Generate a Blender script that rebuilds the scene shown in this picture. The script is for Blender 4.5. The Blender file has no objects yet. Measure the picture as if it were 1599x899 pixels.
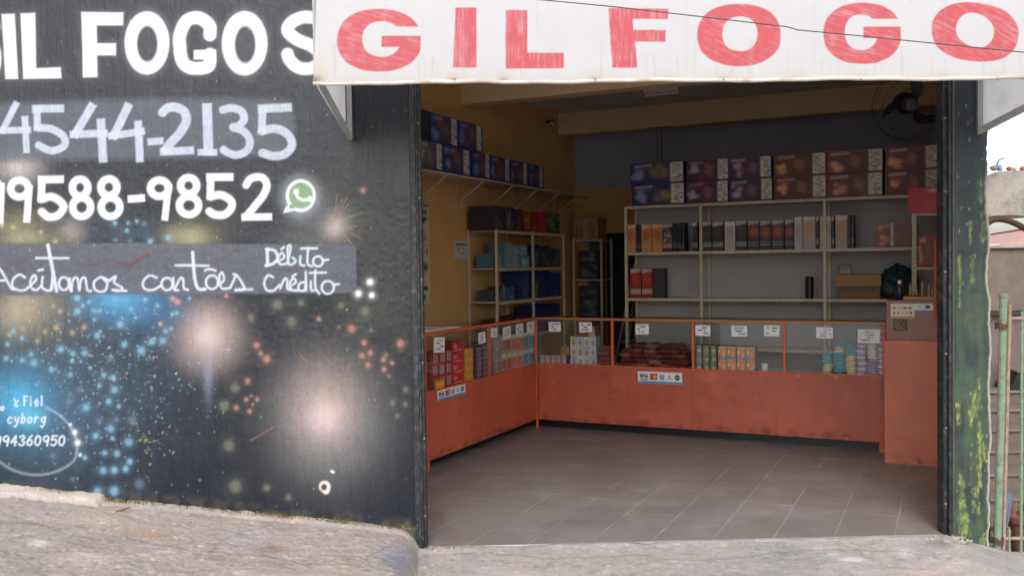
import bpy, random
import numpy as np
from math import sin, cos, tan, pi, radians, sqrt, atan2
from mathutils import Matrix, Vector

# ------------------------------------------------------------------ camera
SC = bpy.context.scene
COL = SC.collection
FPX, CX, CY, HC = 1415.0, 799.5, 449.5, 1.6      # focal length and centre in photo pixels, eye height (m)
PITCH, ROLL = radians(-1.5), radians(-0.81)
fw = np.array([0, cos(PITCH), sin(PITCH)]); up0 = np.array([0, -sin(PITCH), cos(PITCH)]); rt0 = np.array([1.0, 0, 0])
rt = cos(ROLL) * rt0 + sin(ROLL) * up0
up = -sin(ROLL) * rt0 + cos(ROLL) * up0
EYE = np.array([0, 0, HC])
cd = bpy.data.cameras.new('camera'); cam = bpy.data.objects.new('camera', cd); COL.objects.link(cam)
cd.sensor_width = 36; cd.lens = FPX / 1599 * 36; cd.clip_start = 0.05; cd.clip_end = 500
cam.matrix_world = Matrix(((rt[0], up[0], -fw[0], EYE[0]), (rt[1], up[1], -fw[1], EYE[1]), (rt[2], up[2], -fw[2], EYE[2]), (0, 0, 0, 1)))
SC.camera = cam

# ------------------------------------------------------------------ sky, sun, exposure
SUN_EL, SUN_AZ = radians(42), radians(184)        # bright patch of overcast behind the camera
world = bpy.data.worlds.new('World'); SC.world = world; world.use_nodes = True
wn, wl = world.node_tree.nodes, world.node_tree.links
bg = wn['Background']; bg.inputs['Strength'].default_value = 0.15
sky = wn.new('ShaderNodeTexSky'); sky.sky_type = 'NISHITA'; sky.sun_disc = False
sky.sun_elevation = SUN_EL; sky.sun_rotation = SUN_AZ; sky.air_density = 1.0; sky.dust_density = 2.5; sky.ozone_density = 1.0
hs = wn.new('ShaderNodeHueSaturation'); hs.inputs['Saturation'].default_value = 0.62
wl.new(sky.outputs[0], hs.inputs['Color']); wl.new(hs.outputs[0], bg.inputs['Color'])
sd = bpy.data.lights.new('sun', 'SUN'); sd.energy = 0.6; sd.angle = radians(25); sd.color = (1.0, 1.0, 1.0)
sun = bpy.data.objects.new('sun', sd); COL.objects.link(sun)
sv = Vector((sin(SUN_AZ) * cos(SUN_EL), cos(SUN_AZ) * cos(SUN_EL), sin(SUN_EL)))
sun.rotation_euler = (-sv).to_track_quat('-Z', 'Y').to_euler()
SC.view_settings.view_transform = 'Standard'; SC.view_settings.look = 'None'
SC.view_settings.exposure = 0.88; SC.view_settings.gamma = 1.0; SC.view_settings.use_curve_mapping = False
SC.cycles.max_bounces = 10; SC.cycles.diffuse_bounces = 6; SC.cycles.transparent_max_bounces = 16
SC.cycles.use_denoising = True; SC.cycles.sample_clamp_indirect = 6.0
SC.cycles.caustics_reflective = False; SC.cycles.caustics_refractive = False

# ------------------------------------------------------------------ pixel -> place
ROOM_YAW, FAC_YAW = radians(25.9), radians(1.8)
def ray(x, y): return fw + rt * (x - CX) / FPX - up * (y - CY) / FPX
def on_z(x, y, z=0.0):
    d = ray(x, y); return EYE + d * (z - HC) / d[2]
def on_plane(x, y, p, n):
    d = ray(x, y); return EYE + d * (np.dot(p - EYE, n) / np.dot(d, n))
def project(X, Y, Z):
    qx, qy, qz = X - EYE[0], Y - EYE[1], Z - EYE[2]
    w = qx * fw[0] + qy * fw[1] + qz * fw[2]
    return CX + FPX * (qx * rt[0] + qy * rt[1] + qz * rt[2]) / w, CY - FPX * (qx * up[0] + qy * up[1] + qz * up[2]) / w
E1 = np.array([cos(ROOM_YAW), -sin(ROOM_YAW), 0]); E2 = np.array([sin(ROOM_YAW), cos(ROOM_YAW), 0])
FU = np.array([cos(FAC_YAW), sin(FAC_YAW), 0]); FN = np.array([sin(FAC_YAW), -cos(FAC_YAW), 0])
F0 = on_z(667, 855); C0 = on_z(839, 668)
def back(x, y, d):                     # photo pixel on the plane e2 = d (parallel to the back counter) -> (e1, z)
    q = on_plane(x, y, C0 + E2 * d, E2) - C0; return q @ E1, q[2]
def side(x, y, d):                     # photo pixel on the plane e1 = d (parallel to the left counter) -> (e2, z)
    q = on_plane(x, y, C0 + E1 * d, E1) - C0; return q @ E2, q[2]
def fac(x, y, o=0.0):                  # photo pixel on the street front (o metres out) -> (u, z)
    q = on_plane(x, y, F0 + FN * o, FN) - F0; return q @ FU, q[2]
ROOM = Matrix.Translation(Vector(C0)) @ Matrix.Rotation(-ROOM_YAW, 4, 'Z')     # x = e1, y = e2
LEFT = ROOM @ Matrix.Rotation(pi / 2, 4, 'Z')                                  # x = e2, y = -e1 (front faces +e1)
FAC = Matrix.Translation(Vector(F0)) @ Matrix.Rotation(FAC_YAW, 4, 'Z')        # x = along the front, y = inwards
WORLD = Matrix.Identity(4)

# ------------------------------------------------------------------ helpers
rng = np.random.default_rng(7); random.seed(7)
def lin(v):
    v = v / 255.0
    return v / 12.92 if v <= 0.04045 else ((v + 0.055) / 1.055) ** 2.4
def c(r, g, b, k=1.0): return (lin(r) * k, lin(g) * k, lin(b) * k)
def vnoise(X, Y, scale, seed=0):
    r = np.random.default_rng(seed); G = r.random((256, 256))
    x = X * scale; y = Y * scale; xi = np.floor(x).astype(int); yi = np.floor(y).astype(int)
    fx = x - xi; fy = y - yi; fx = fx * fx * (3 - 2 * fx); fy = fy * fy * (3 - 2 * fy)
    a = G[yi % 256, xi % 256]; b = G[yi % 256, (xi + 1) % 256]; cc = G[(yi + 1) % 256, xi % 256]; d = G[(yi + 1) % 256, (xi + 1) % 256]
    return (a * (1 - fx) + b * fx) * (1 - fy) + (cc * (1 - fx) + d * fx) * fy
def fbm(X, Y, scale, seed=0, oct=4):
    s = 0; a = 0.5; t = 0
    for i in range(oct):
        s = s + a * vnoise(X, Y, scale * 2 ** i, seed + i); t += a; a *= 0.55
    return s / t

MATS = {}
def mat(name, color, rough=0.6, var=0.12, vscale=6.0, bump=0.0, bscale=60.0, metal=0.0, spec=0.5, stretch=(1, 1, 1), stain=None, sscale=3.0, samount=0.5, world=False):
    if name in MATS: return MATS[name]
    m = bpy.data.materials.new(name); m.use_nodes = True; n, l = m.node_tree.nodes, m.node_tree.links
    p = n['Principled BSDF']; p.inputs['Roughness'].default_value = rough; p.inputs['Metallic'].default_value = metal
    p.inputs['Specular IOR Level'].default_value = spec
    tc = n.new('ShaderNodeTexCoord'); mp = n.new('ShaderNodeMapping'); mp.inputs['Scale'].default_value = stretch
    l.new(n.new('ShaderNodeNewGeometry').outputs['Position'] if world else tc.outputs['Object'], mp.inputs['Vector'])
    nz = n.new('ShaderNodeTexNoise'); nz.inputs['Scale'].default_value = vscale; nz.inputs['Detail'].default_value = 6; nz.inputs['Roughness'].default_value = 0.62
    l.new(mp.outputs[0], nz.inputs['Vector'])
    if color == 'attr':
        at = n.new('ShaderNodeAttribute'); at.attribute_name = 'Col'; src = at.outputs['Color']
    else:
        rgb = n.new('ShaderNodeRGB'); rgb.outputs[0].default_value = (*color, 1); src = rgb.outputs[0]
    mr = n.new('ShaderNodeMapRange'); mr.inputs['From Min'].default_value = 0.25; mr.inputs['From Max'].default_value = 0.75
    mr.inputs['To Min'].default_value = 1 - var; mr.inputs['To Max'].default_value = 1 + var
    l.new(nz.outputs['Fac'], mr.inputs['Value'])
    mx = n.new('ShaderNodeVectorMath'); mx.operation = 'SCALE'; l.new(src, mx.inputs[0]); l.new(mr.outputs[0], mx.inputs['Scale'])
    out = mx.outputs[0]
    if stain is not None:
        n2 = n.new('ShaderNodeTexNoise'); n2.inputs['Scale'].default_value = sscale; n2.inputs['Detail'].default_value = 8; n2.inputs['Roughness'].default_value = 0.7
        l.new(mp.outputs[0], n2.inputs['Vector'])
        r2 = n.new('ShaderNodeMapRange'); r2.inputs['From Min'].default_value = 0.5; r2.inputs['From Max'].default_value = 0.72; r2.inputs['To Max'].default_value = samount
        l.new(n2.outputs['Fac'], r2.inputs['Value'])
        mc = n.new('ShaderNodeMix'); mc.data_type = 'RGBA'; mc.inputs['B'].default_value = (*stain, 1) if False else (*stain, 1)
        mc.inputs[7].default_value = (*stain, 1); l.new(r2.outputs[0], mc.inputs[0]); l.new(out, mc.inputs[6]); out = mc.outputs[2]
    l.new(out, p.inputs['Base Color'])
    rr = n.new('ShaderNodeMapRange'); rr.inputs['To Min'].default_value = max(0.02, rough - 0.12); rr.inputs['To Max'].default_value = min(1, rough + 0.12)
    l.new(nz.outputs['Fac'], rr.inputs['Value']); l.new(rr.outputs[0], p.inputs['Roughness'])
    if bump:
        nb = n.new('ShaderNodeTexNoise'); nb.inputs['Scale'].default_value = bscale; nb.inputs['Detail'].default_value = 5
        l.new(mp.outputs[0], nb.inputs['Vector'])
        b = n.new('ShaderNodeBump'); b.inputs['Strength'].default_value = bump; b.inputs['Distance'].default_value = 0.01
        l.new(nb.outputs['Fac'], b.inputs['Height']); l.new(b.outputs[0], p.inputs['Normal'])
    MATS[name] = m; return m
def translucent(m, amount):
    n, l = m.node_tree.nodes, m.node_tree.links; p = n['Principled BSDF']; o = n['Material Output']
    t = n.new('ShaderNodeBsdfTranslucent'); l.new(p.inputs['Base Color'].links[0].from_socket, t.inputs['Color'])
    mx = n.new('ShaderNodeMixShader'); mx.inputs[0].default_value = amount
    l.new(p.outputs[0], mx.inputs[1]); l.new(t.outputs[0], mx.inputs[2]); l.new(mx.outputs[0], o.inputs['Surface']); return m
def glass_mat():
    m = bpy.data.materials.new('counter_glass'); m.use_nodes = True; n, l = m.node_tree.nodes, m.node_tree.links
    n.remove(n['Principled BSDF']); o = n['Material Output']
    t = n.new('ShaderNodeBsdfTransparent'); t.inputs[0].default_value = (0.98, 0.99, 0.985, 1)
    g = n.new('ShaderNodeBsdfGlossy'); g.inputs['Roughness'].default_value = 0.03
    lw = n.new('ShaderNodeLayerWeight'); lw.inputs['Blend'].default_value = 0.5
    pw = n.new('ShaderNodeMath'); pw.operation = 'POWER'; pw.inputs[1].default_value = 5.0; l.new(lw.outputs['Facing'], pw.inputs[0])
    f = n.new('ShaderNodeMath'); f.operation = 'MULTIPLY_ADD'; f.inputs[1].default_value = 0.9; f.inputs[2].default_value = 0.05; l.new(pw.outputs[0], f.inputs[0])
    mx = n.new('ShaderNodeMixShader'); l.new(f.outputs[0], mx.inputs[0]); l.new(t.outputs[0], mx.inputs[1]); l.new(g.outputs[0], mx.inputs[2])
    l.new(mx.outputs[0], o.inputs['Surface']); return m
GLASS = glass_mat()

class MB:
    def __init__(s): s.v = []; s.f = []; s.col = []; s.cur = (0.5, 0.5, 0.5)
    def add(s, vs, fs, col=None):
        n = len(s.v); s.v += [tuple(p) for p in vs]; s.f += [tuple(i + n for i in q) for q in fs]
        if col is None: s.col += [s.cur] * len(vs)
        elif np.ndim(col) == 1: s.col += [tuple(col)] * len(vs)
        else: s.col += [tuple(q) for q in col]
        return s
    def box(s, x0, x1, y0, y1, z0, z1, b=0.0, col=None):
        if b <= 0:
            vs = [(x, y, z) for z in (z0, z1) for y in (y0, y1) for x in (x0, x1)]
            return s.add(vs, [(0, 2, 3, 1), (4, 5, 7, 6), (0, 1, 5, 4), (1, 3, 7, 5), (3, 2, 6, 7), (2, 0, 4, 6)], col)
        X = (x0, x1); Y = (y0, y1); Z = (z0, z1); vs = []; idx = {}
        for i in (0, 1):
            for j in (0, 1):
                for k in (0, 1):
                    for a in range(3):
                        p = [X[i], Y[j], Z[k]]
                        for t, (q, sg) in enumerate(((i, 0), (j, 1), (k, 2))):
                            if t != a: p[t] += b * (1 if q == 0 else -1)
                        idx[i, j, k, a] = len(vs); vs.append(p)
        fs = []
        def q4(pts): fs.append(tuple(pts))
        for a, o in ((0, (1, 2)), (1, (0, 2)), (2, (0, 1))):
            for v in (0, 1):
                r = []
                for (m, n_) in ((0, 0), (1, 0), (1, 1), (0, 1)):
                    t = [0, 0, 0]; t[a] = v; t[o[0]] = m; t[o[1]] = n_; r.append(idx[t[0], t[1], t[2], a])
                q4(r)
        for a in range(3):
            o = [t for t in range(3) if t != a]
            for m in (0, 1):
                for n_ in (0, 1):
                    t0 = [0, 0, 0]; t0[o[0]] = m; t0[o[1]] = n_; t1 = list(t0); t1[a] = 1
                    q4((idx[t0[0], t0[1], t0[2], o[0]], idx[t1[0], t1[1], t1[2], o[0]], idx[t1[0], t1[1], t1[2], o[1]], idx[t0[0], t0[1], t0[2], o[1]]))
        for i in (0, 1):
            for j in (0, 1):
                for k in (0, 1): fs.append((idx[i, j, k, 0], idx[i, j, k, 1], idx[i, j, k, 2]))
        return s.add(vs, fs, col)
    def tube(s, pts, r, n=8, cap=True, col=None):
        pts = [Vector(p) for p in pts]; rs = r if isinstance(r, (list, tuple)) else [r] * len(pts)
        vs = []; fs = []; m = len(pts); a = None
        for i, p in enumerate(pts):
            t = (pts[min(i + 1, m - 1)] - pts[max(i - 1, 0)]).normalized()
            if a is None: a = t.orthogonal().normalized()
            a = (a - t * a.dot(t)).normalized(); b = t.cross(a)
            for k in range(n):
                w = 2 * pi * k / n; vs.append(p + (a * cos(w) + b * sin(w)) * rs[i])
        for i in range(m - 1):
            for k in range(n):
                k2 = (k + 1) % n; fs.append((i * n + k, i * n + k2, i * n + n + k2, i * n + n + k))
        if cap: fs.append(tuple(reversed(range(n)))); fs.append(tuple((m - 1) * n + k for k in range(n)))
        return s.add(vs, fs, col)
    def lathe(s, prof, cx=0, cy=0, n=16, col=None):
        vs = []; fs = []; m = len(prof)
        for (r, z) in prof:
            for k in range(n): vs.append((cx + r * cos(2 * pi * k / n), cy + r * sin(2 * pi * k / n), z))
        for i in range(m - 1):
            for k in range(n):
                k2 = (k + 1) % n; fs.append((i * n + k, i * n + k2, i * n + n + k2, i * n + n + k))
        fs.append(tuple(reversed(range(n)))); fs.append(tuple((m - 1) * n + k for k in range(n)))
        return s.add(vs, fs, col)
    def prism(s, poly, z0, z1, col=None):
        n = len(poly); vs = [(x, y, z0) for x, y in poly] + [(x, y, z1) for x, y in poly]
        fs = [tuple(reversed(range(n))), tuple(range(n, 2 * n))] + [(i, (i + 1) % n, n + (i + 1) % n, n + i) for i in range(n)]
        return s.add(vs, fs, col)
    def hexa(s, p, col=None):             # 8 corners: bottom ring, top ring
        return s.add(p, [(3, 2, 1, 0), (4, 5, 6, 7), (0, 1, 5, 4), (1, 2, 6, 5), (2, 3, 7, 6), (3, 0, 4, 7)], col)

MW = {}
def finish(me, name, material, parent, frame, smooth):
    o = bpy.data.objects.new(name, me); COL.objects.link(o)
    if material is not None: me.materials.append(material)
    if smooth:
        me.polygons.foreach_set('use_smooth', [True] * len(me.polygons))
    if parent is not None:
        o.parent = parent; o.matrix_basis = MW[parent.name].inverted() @ frame
    else: o.matrix_basis = frame
    MW[o.name] = frame
    return o
def build(mb, name, material, parent=None, frame=ROOM, smooth=False, center=True):
    v = np.array(mb.v, float)
    fr = frame
    if center:
        ctr = np.array([(v[:, 0].min() + v[:, 0].max()) / 2, (v[:, 1].min() + v[:, 1].max()) / 2, v[:, 2].min()])
        v = v - ctr; fr = frame @ Matrix.Translation(Vector(ctr))
    me = bpy.data.meshes.new(name); me.from_pydata([tuple(p) for p in v], [], mb.f); me.update()
    ca = me.color_attributes.new('Col', 'FLOAT_COLOR', 'POINT')
    cc = np.ones((len(mb.v), 4), np.float32); cc[:, :3] = np.array(mb.col, np.float32); ca.data.foreach_set('color', cc.ravel())
    return finish(me, name, material, parent, fr, smooth)
def grid_mesh(P, C, name, material, parent=None, frame=WORLD, smooth=True):
    """P (ny,nx,3) points in frame coords, C (ny,nx,3) linear colours"""
    ny, nx = P.shape[:2]; me = bpy.data.meshes.new(name)
    idx = np.arange(ny * nx).reshape(ny, nx)
    q = np.stack([idx[:-1, :-1], idx[:-1, 1:], idx[1:, 1:], idx[1:, :-1]], -1).reshape(-1, 4)
    me.vertices.add(ny * nx); me.vertices.foreach_set('co', P.reshape(-1).astype(np.float32))
    me.loops.add(q.size); me.loops.foreach_set('vertex_index', q.ravel().astype(np.int32))
    me.polygons.add(len(q)); me.polygons.foreach_set('loop_start', (np.arange(len(q)) * 4).astype(np.int32))
    me.update(calc_edges=True)
    ca = me.color_attributes.new('Col', 'FLOAT_COLOR', 'POINT')
    cc = np.ones((ny * nx, 4), np.float32); cc[:, :3] = np.clip(C.reshape(-1, 3), 0, 1); ca.data.foreach_set('color', cc.ravel())
    me.update()
    return finish(me, name, material, parent, frame, smooth)
def thing(name, label, cat, frame, loc=(0, 0, 0), group=None):
    o = bpy.data.objects.new(name, None); COL.objects.link(o); o.empty_display_size = 0.1
    m = frame @ Matrix.Translation(Vector(loc)); o.matrix_basis = m; MW[o.name] = m
    return tag(o, label, cat, group)
def tag(o, label, cat, group=None):
    o['label'] = label; o['category'] = cat
    if group: o['group'] = group
    return o
def struct(o, kind='structure', label=None, cat=None):
    o['kind'] = kind
    if label: o['label'] = label
    if cat: o['category'] = cat
    return o

# painter: colours evaluated at the vertices of a grid
class Cv:
    def __init__(s, X, Y, base):
        s.X = X; s.Y = Y; s.C = np.zeros(X.shape + (3,)); s.C[:] = base
        s.x0 = X.min(0); s.x1 = X.max(0); s.y0 = Y.min(1); s.y1 = Y.max(1)
    def win(s, xa, xb, ya, yb):
        cs = np.where((s.x1 >= xa) & (s.x0 <= xb))[0]; rs = np.where((s.y1 >= ya) & (s.y0 <= yb))[0]
        if len(cs) == 0 or len(rs) == 0: return None
        return slice(rs[0], rs[-1] + 1), slice(cs[0], cs[-1] + 1)
    def mix(s, w, a, col):
        s.C[w] = s.C[w] * (1 - a[..., None]) + np.asarray(col) * a[..., None]
    def glow(s, x, y, sx, sy, col, a=1.0, p=2.0, rag=0.0):
        w = s.win(x - 3.2 * sx, x + 3.2 * sx, y - 3.2 * sy, y + 3.2 * sy)
        if w is None: return
        X, Y = s.X[w], s.Y[w]; r = np.sqrt(((X - x) / sx) ** 2 + ((Y - y) / sy) ** 2)
        al = a * np.exp(-0.5 * r ** p)
        if rag: al = al * (1 - rag + 2 * rag * fbm(X, Y, 0.12, 5)) * (.78 + .44 * vnoise(X, Y, .85, 9))
        s.mix(w, np.clip(al, 0, 1), col)
    def ell(s, x, y, rx, ry, col, soft=1.5, a=1.0, rot=0.0):
        m = max(rx, ry) + soft; w = s.win(x - m, x + m, y - m, y + m)
        if w is None: return
        X, Y = s.X[w] - x, s.Y[w] - y; cr, sr = cos(rot), sin(rot); U = X * cr + Y * sr; V = -X * sr + Y * cr
        d = (np.sqrt((U / rx) ** 2 + (V / ry) ** 2) - 1) * min(rx, ry)
        s.mix(w, a * np.clip(0.5 - d / soft, 0, 1), col)
    def sdf_poly(s, pts, w):
        X, Y = s.X[w], s.Y[w]; d = np.full(X.shape, 1e9); ins = np.zeros(X.shape, bool); n = len(pts)
        for i in range(n):
            (ax, ay), (bx, by) = pts[i], pts[(i + 1) % n]
            ex, ey = bx - ax, by - ay; L = ex * ex + ey * ey + 1e-9
            t = np.clip(((X - ax) * ex + (Y - ay) * ey) / L, 0, 1)
            d = np.minimum(d, np.hypot(X - ax - t * ex, Y - ay - t * ey))
            cnd = ((ay > Y) != (by > Y)); ins ^= cnd & (X < ex * (Y - ay) / (ey if abs(ey) > 1e-9 else 1e-9) + ax)
        return np.where(ins, -d, d)
    def poly(s, pts, col, soft=1.5, a=1.0, tex=None):
        xs = [p[0] for p in pts]; ys = [p[1] for p in pts]
        w = s.win(min(xs) - soft, max(xs) + soft, min(ys) - soft, max(ys) + soft)
        if w is None: return
        al = a * np.clip(0.5 - s.sdf_poly(pts, w) / soft, 0, 1)
        if tex is not None: al = al * tex(s.X[w], s.Y[w])
        s.mix(w, al, col)
    def rect(s, x0, y0, x1, y1, col, soft=1.0, a=1.0): s.poly([(x0, y0), (x1, y0), (x1, y1), (x0, y1)], col, soft, a)
    def stroke_d(s, pts, w):
        X, Y = s.X[w], s.Y[w]; d = np.full(X.shape, 1e9)
        for (ax, ay), (bx, by) in zip(pts[:-1], pts[1:]):
            ex, ey = bx - ax, by - ay; L = ex * ex + ey * ey + 1e-9
            t = np.clip(((X - ax) * ex + (Y - ay) * ey) / L, 0, 1)
            d = np.minimum(d, np.hypot(X - ax - t * ex, Y - ay - t * ey))
        return d
    def stroke(s, pts, width, col, soft=2.0, a=1.0, smooth=True, halo=0.0):
        if smooth and len(pts) > 2: pts = crom(pts)
        xs = [p[0] for p in pts]; ys = [p[1] for p in pts]; m = width / 2 + soft + halo * 2.5
        w = s.win(min(xs) - m, max(xs) + m, min(ys) - m, max(ys) + m)
        if w is None: return
        d = s.stroke_d(pts, w) - width / 2
        if halo: s.mix(w, 0.10 * a * np.exp(-np.clip(d, 0, None) / halo), col)
        s.mix(w, a * np.clip(0.5 - d / soft, 0, 1), col)
def crom(p, n=6):
    p = [np.array(q, float) for q in p]; out = []
    for i in range(len(p) - 1):
        a = p[max(i - 1, 0)]; b = p[i]; d = p[i + 1]; e = p[min(i + 2, len(p) - 1)]
        for k in range(n):
            t = k / n
            out.append(tuple(0.5 * ((2 * b) + (-a + d) * t + (2 * a - 5 * b + 4 * d - e) * t * t + (-a + 3 * b - 3 * d + e) * t ** 3)))
    out.append(tuple(p[-1])); return out
def zpts(pts, sc, ox, oy): return [(ox + x / sc, oy + y / sc) for x, y in pts]
def ring(x, y, rx, ry, n=20): return [(x + rx * cos(2 * pi * i / n), y + ry * sin(2 * pi * i / n)) for i in range(n + 1)]
# small stroke alphabet, unit box, y downwards
GL = {'0': [ring(.4, .5, .35, .48, 12)], '4': [[(.6, 1), (.6, 0), (.05, .65), (.8, .65)]], '9': [ring(.4, .3, .32, .28, 10), [(.72, .3), (.65, 1)]],
      '3': [[(.1, .1), (.5, 0), (.7, .22), (.4, .45), (.75, .7), (.5, 1), (.08, .88)]], '6': [ring(.4, .7, .32, .28, 10), [(.1, .7), (.3, .2), (.6, 0)]],
      '5': [[(.7, .02), (.18, .02)], [(.18, .02), (.15, .42)], [(.15, .42), (.6, .4), (.75, .7), (.5, 1), (.1, .9)]],
      'F': [[(.1, 0), (.1, 1)], [(.1, .02), (.7, .02)], [(.1, .48), (.55, .48)]], 'i': [[(.3, .4), (.3, 1)], [(.3, .12), (.3, .16)]],
      'e': [[(.1, .7), (.6, .65), (.4, .4), (.12, .6), (.3, 1), (.65, .9)]], 'l': [[(.3, 0), (.3, 1)]], 'd': [ring(.35, .7, .27, .28, 10), [(.62, .1), (.62, 1)]],
      'c': [[(.65, .5), (.35, .4), (.1, .7), (.35, 1), (.7, .9)]], 'y': [[(.1, .4), (.25, .8), (.6, .85)], [(.65, .4), (.6, 1), (.4, 1.4), (.15, 1.3)]],
      'b': [[(.15, 0), (.15, 1)], ring(.42, .7, .27, .28, 10)], 'o': [ring(.4, .7, .3, .28, 10)], 'r': [[(.15, .4), (.15, 1)], [(.15, .6), (.4, .4), (.6, .45)]],
      'g': [ring(.4, .65, .27, .25, 10), [(.67, .4), (.67, 1.2), (.4, 1.45), (.15, 1.3)]], 'V': [[(0, 0), (.4, 1), (.8, 0)]], 'I': [[(.4, 0), (.4, 1)]],
      'S': [[(.7, .1), (.35, 0), (.1, .25), (.4, .5), (.7, .75), (.4, 1), (.05, .88)]], 'A': [[(0, 1), (.4, 0), (.8, 1)], [(.15, .65), (.65, .65)]],
      'D': [[(.1, 0), (.1, 1)], [(.1, 0), (.5, .05), (.75, .5), (.5, .95), (.1, 1)]], 'E': [[(.7, 0), (.1, 0)], [(.1, 0), (.1, 1)], [(.1, 1), (.7, 1)], [(.1, .5), (.6, .5)]],
      'M': [[(.05, 1), (.15, 0), (.4, .7), (.65, 0), (.75, 1)]], 'X': [[(0, 0), (.8, 1)], [(.8, 0), (0, 1)]]}
def text(cv, s, x, y, w, h, th, col, soft=1.0, a=1.0, slant=0.0, dy=0.0, halo=0.0):
    n = len(s)
    for i, ch in enumerate(s):
        if ch == ' ': continue
        for st in GL[ch]:
            pts = [(x + w * (i + px * 0.95) / n - slant * (py - 0.5) * h, y + dy * i + py * h) for px, py in st]
            cv.stroke(pts, th, col, soft, a, smooth=(len(st) > 4), halo=halo)

# ------------------------------------------------------------------ materials
PAINTED = mat('printed_card', 'attr', 0.5, 0.10, 25)
M_YELLOW = mat('yellow_wall_paint', c(226, 180, 116), 0.75, 0.10, 3, 0.10, 40, stain=c(190, 145, 95), sscale=1.6, samount=0.35)
M_DARKWALL = mat('dark_grey_wall_paint', c(172, 182, 202), 0.8, 0.12, 3, 0.1, 40)
M_CEIL = mat('grey_ceiling', c(218, 220, 226), 0.85, 0.12, 3, 0.1, 30)
M_ORANGE = mat('orange_counter_paint', c(178, 90, 70), 0.48, 0.16, 5, 0.10, 30, stretch=(1, 1, .45), stain=c(136, 62, 50), sscale=3.0, samount=0.7)
M_ORANGE_TRIM = mat('orange_trim_paint', c(205, 100, 62), 0.5, 0.12, 9)
M_TOPWOOD = mat('brown_counter_top', c(176, 116, 70), 0.4, 0.12, 9)
M_CREAM = mat('cream_shelf_metal', c(205, 196, 176), 0.45, 0.10, 8, stain=c(150, 130, 100), sscale=5, samount=0.4)
M_PANEL = mat('pale_shelf_back', c(174, 176, 180), 0.7, 0.10, 4, stain=c(165, 155, 142), sscale=2, samount=0.5)
M_STEEL = mat('black_painted_steel', c(28, 33, 38), 0.5, 0.25, 12, 0.15, 60, stain=c(120, 116, 104), sscale=26, samount=0.55)
M_CONC = mat('old_concrete', c(160, 156, 150), 0.9, 0.25, 5, 0.6, 45, stain=c(70, 64, 56), sscale=3.5, samount=0.75)
M_DARKCONC = mat('damp_concrete', c(118, 108, 98), 0.9, 0.3, 6, 0.6, 45, stain=c(48, 46, 42), sscale=3.0, samount=0.8)
M_WHITE = mat('white_paper', c(232, 232, 232), 0.7, 0.04, 10)
M_BLACK = mat('black_plastic', c(26, 28, 32), 0.4, 0.1, 10)
M_NAVY = mat('navy_plastic', c(34, 44, 66), 0.35, 0.1, 10)
M_GREENP = mat('flaking_green_paint', c(120, 146, 124), 0.65, 0.25, 20, 0.5, 120, stain=c(124, 98, 78), sscale=22, samount=1.0)
M_RUSTP = mat('rusty_iron', c(160, 138, 118), 0.7, 0.2, 20, 0.5, 120, stain=c(104, 66, 48), sscale=14, samount=0.8)
M_ALU = mat('aluminium', c(170, 172, 174), 0.35, 0.08, 10, metal=0.7)
M_CARD = mat('brown_cardboard', c(176, 142, 104), 0.85, 0.08, 6)

# ================================================================== THE SETTING
# ------------------------------------------------------------------ the shop building
shop = thing('shop_building', 'black painted shop front with firework mural and wide open doorway', 'building', FAC, (0, 0, 0))
WL = -0.95            # left wall (e1)
WR = 3.70             # right wall (e1)
WB = 3.44             # back wall (e2)
ZC = 3.54             # ceiling
def room_to_fac(e1, e2):
    p = C0 + E1 * e1 + E2 * e2 - F0
    return p @ FU, -(p @ FN)

# --- mural wall: every vertex of the plaster carries its paint
us = np.concatenate([np.arange(-5.0, -2.66, 0.08), np.arange(-2.66, -0.0599, 0.0045)])
zs = np.concatenate([np.arange(-0.40, 3.22, 0.0045), np.arange(3.25, 4.3, 0.08)])
U, Z = np.meshgrid(us, zs)
px, py = project(F0[0] + FU[0] * U, F0[1] + FU[1] * U, Z)
cv = Cv(px, py, c(28, 33, 42))
n1 = fbm(px, py * 0.35, 0.02, 11); n2 = fbm(px, py * 0.12, 0.25, 21); n3 = fbm(px, py, 0.5, 31)
cv.C *= (0.75 + 0.5 * n1)[..., None]
cv.C += (np.clip(n2 - 0.68, 0, 1) * 0.05)[..., None]
W_ = c(238, 240, 245, 0.72); BLUE = c(90, 172, 214); PINK = c(226, 196, 192)
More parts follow.
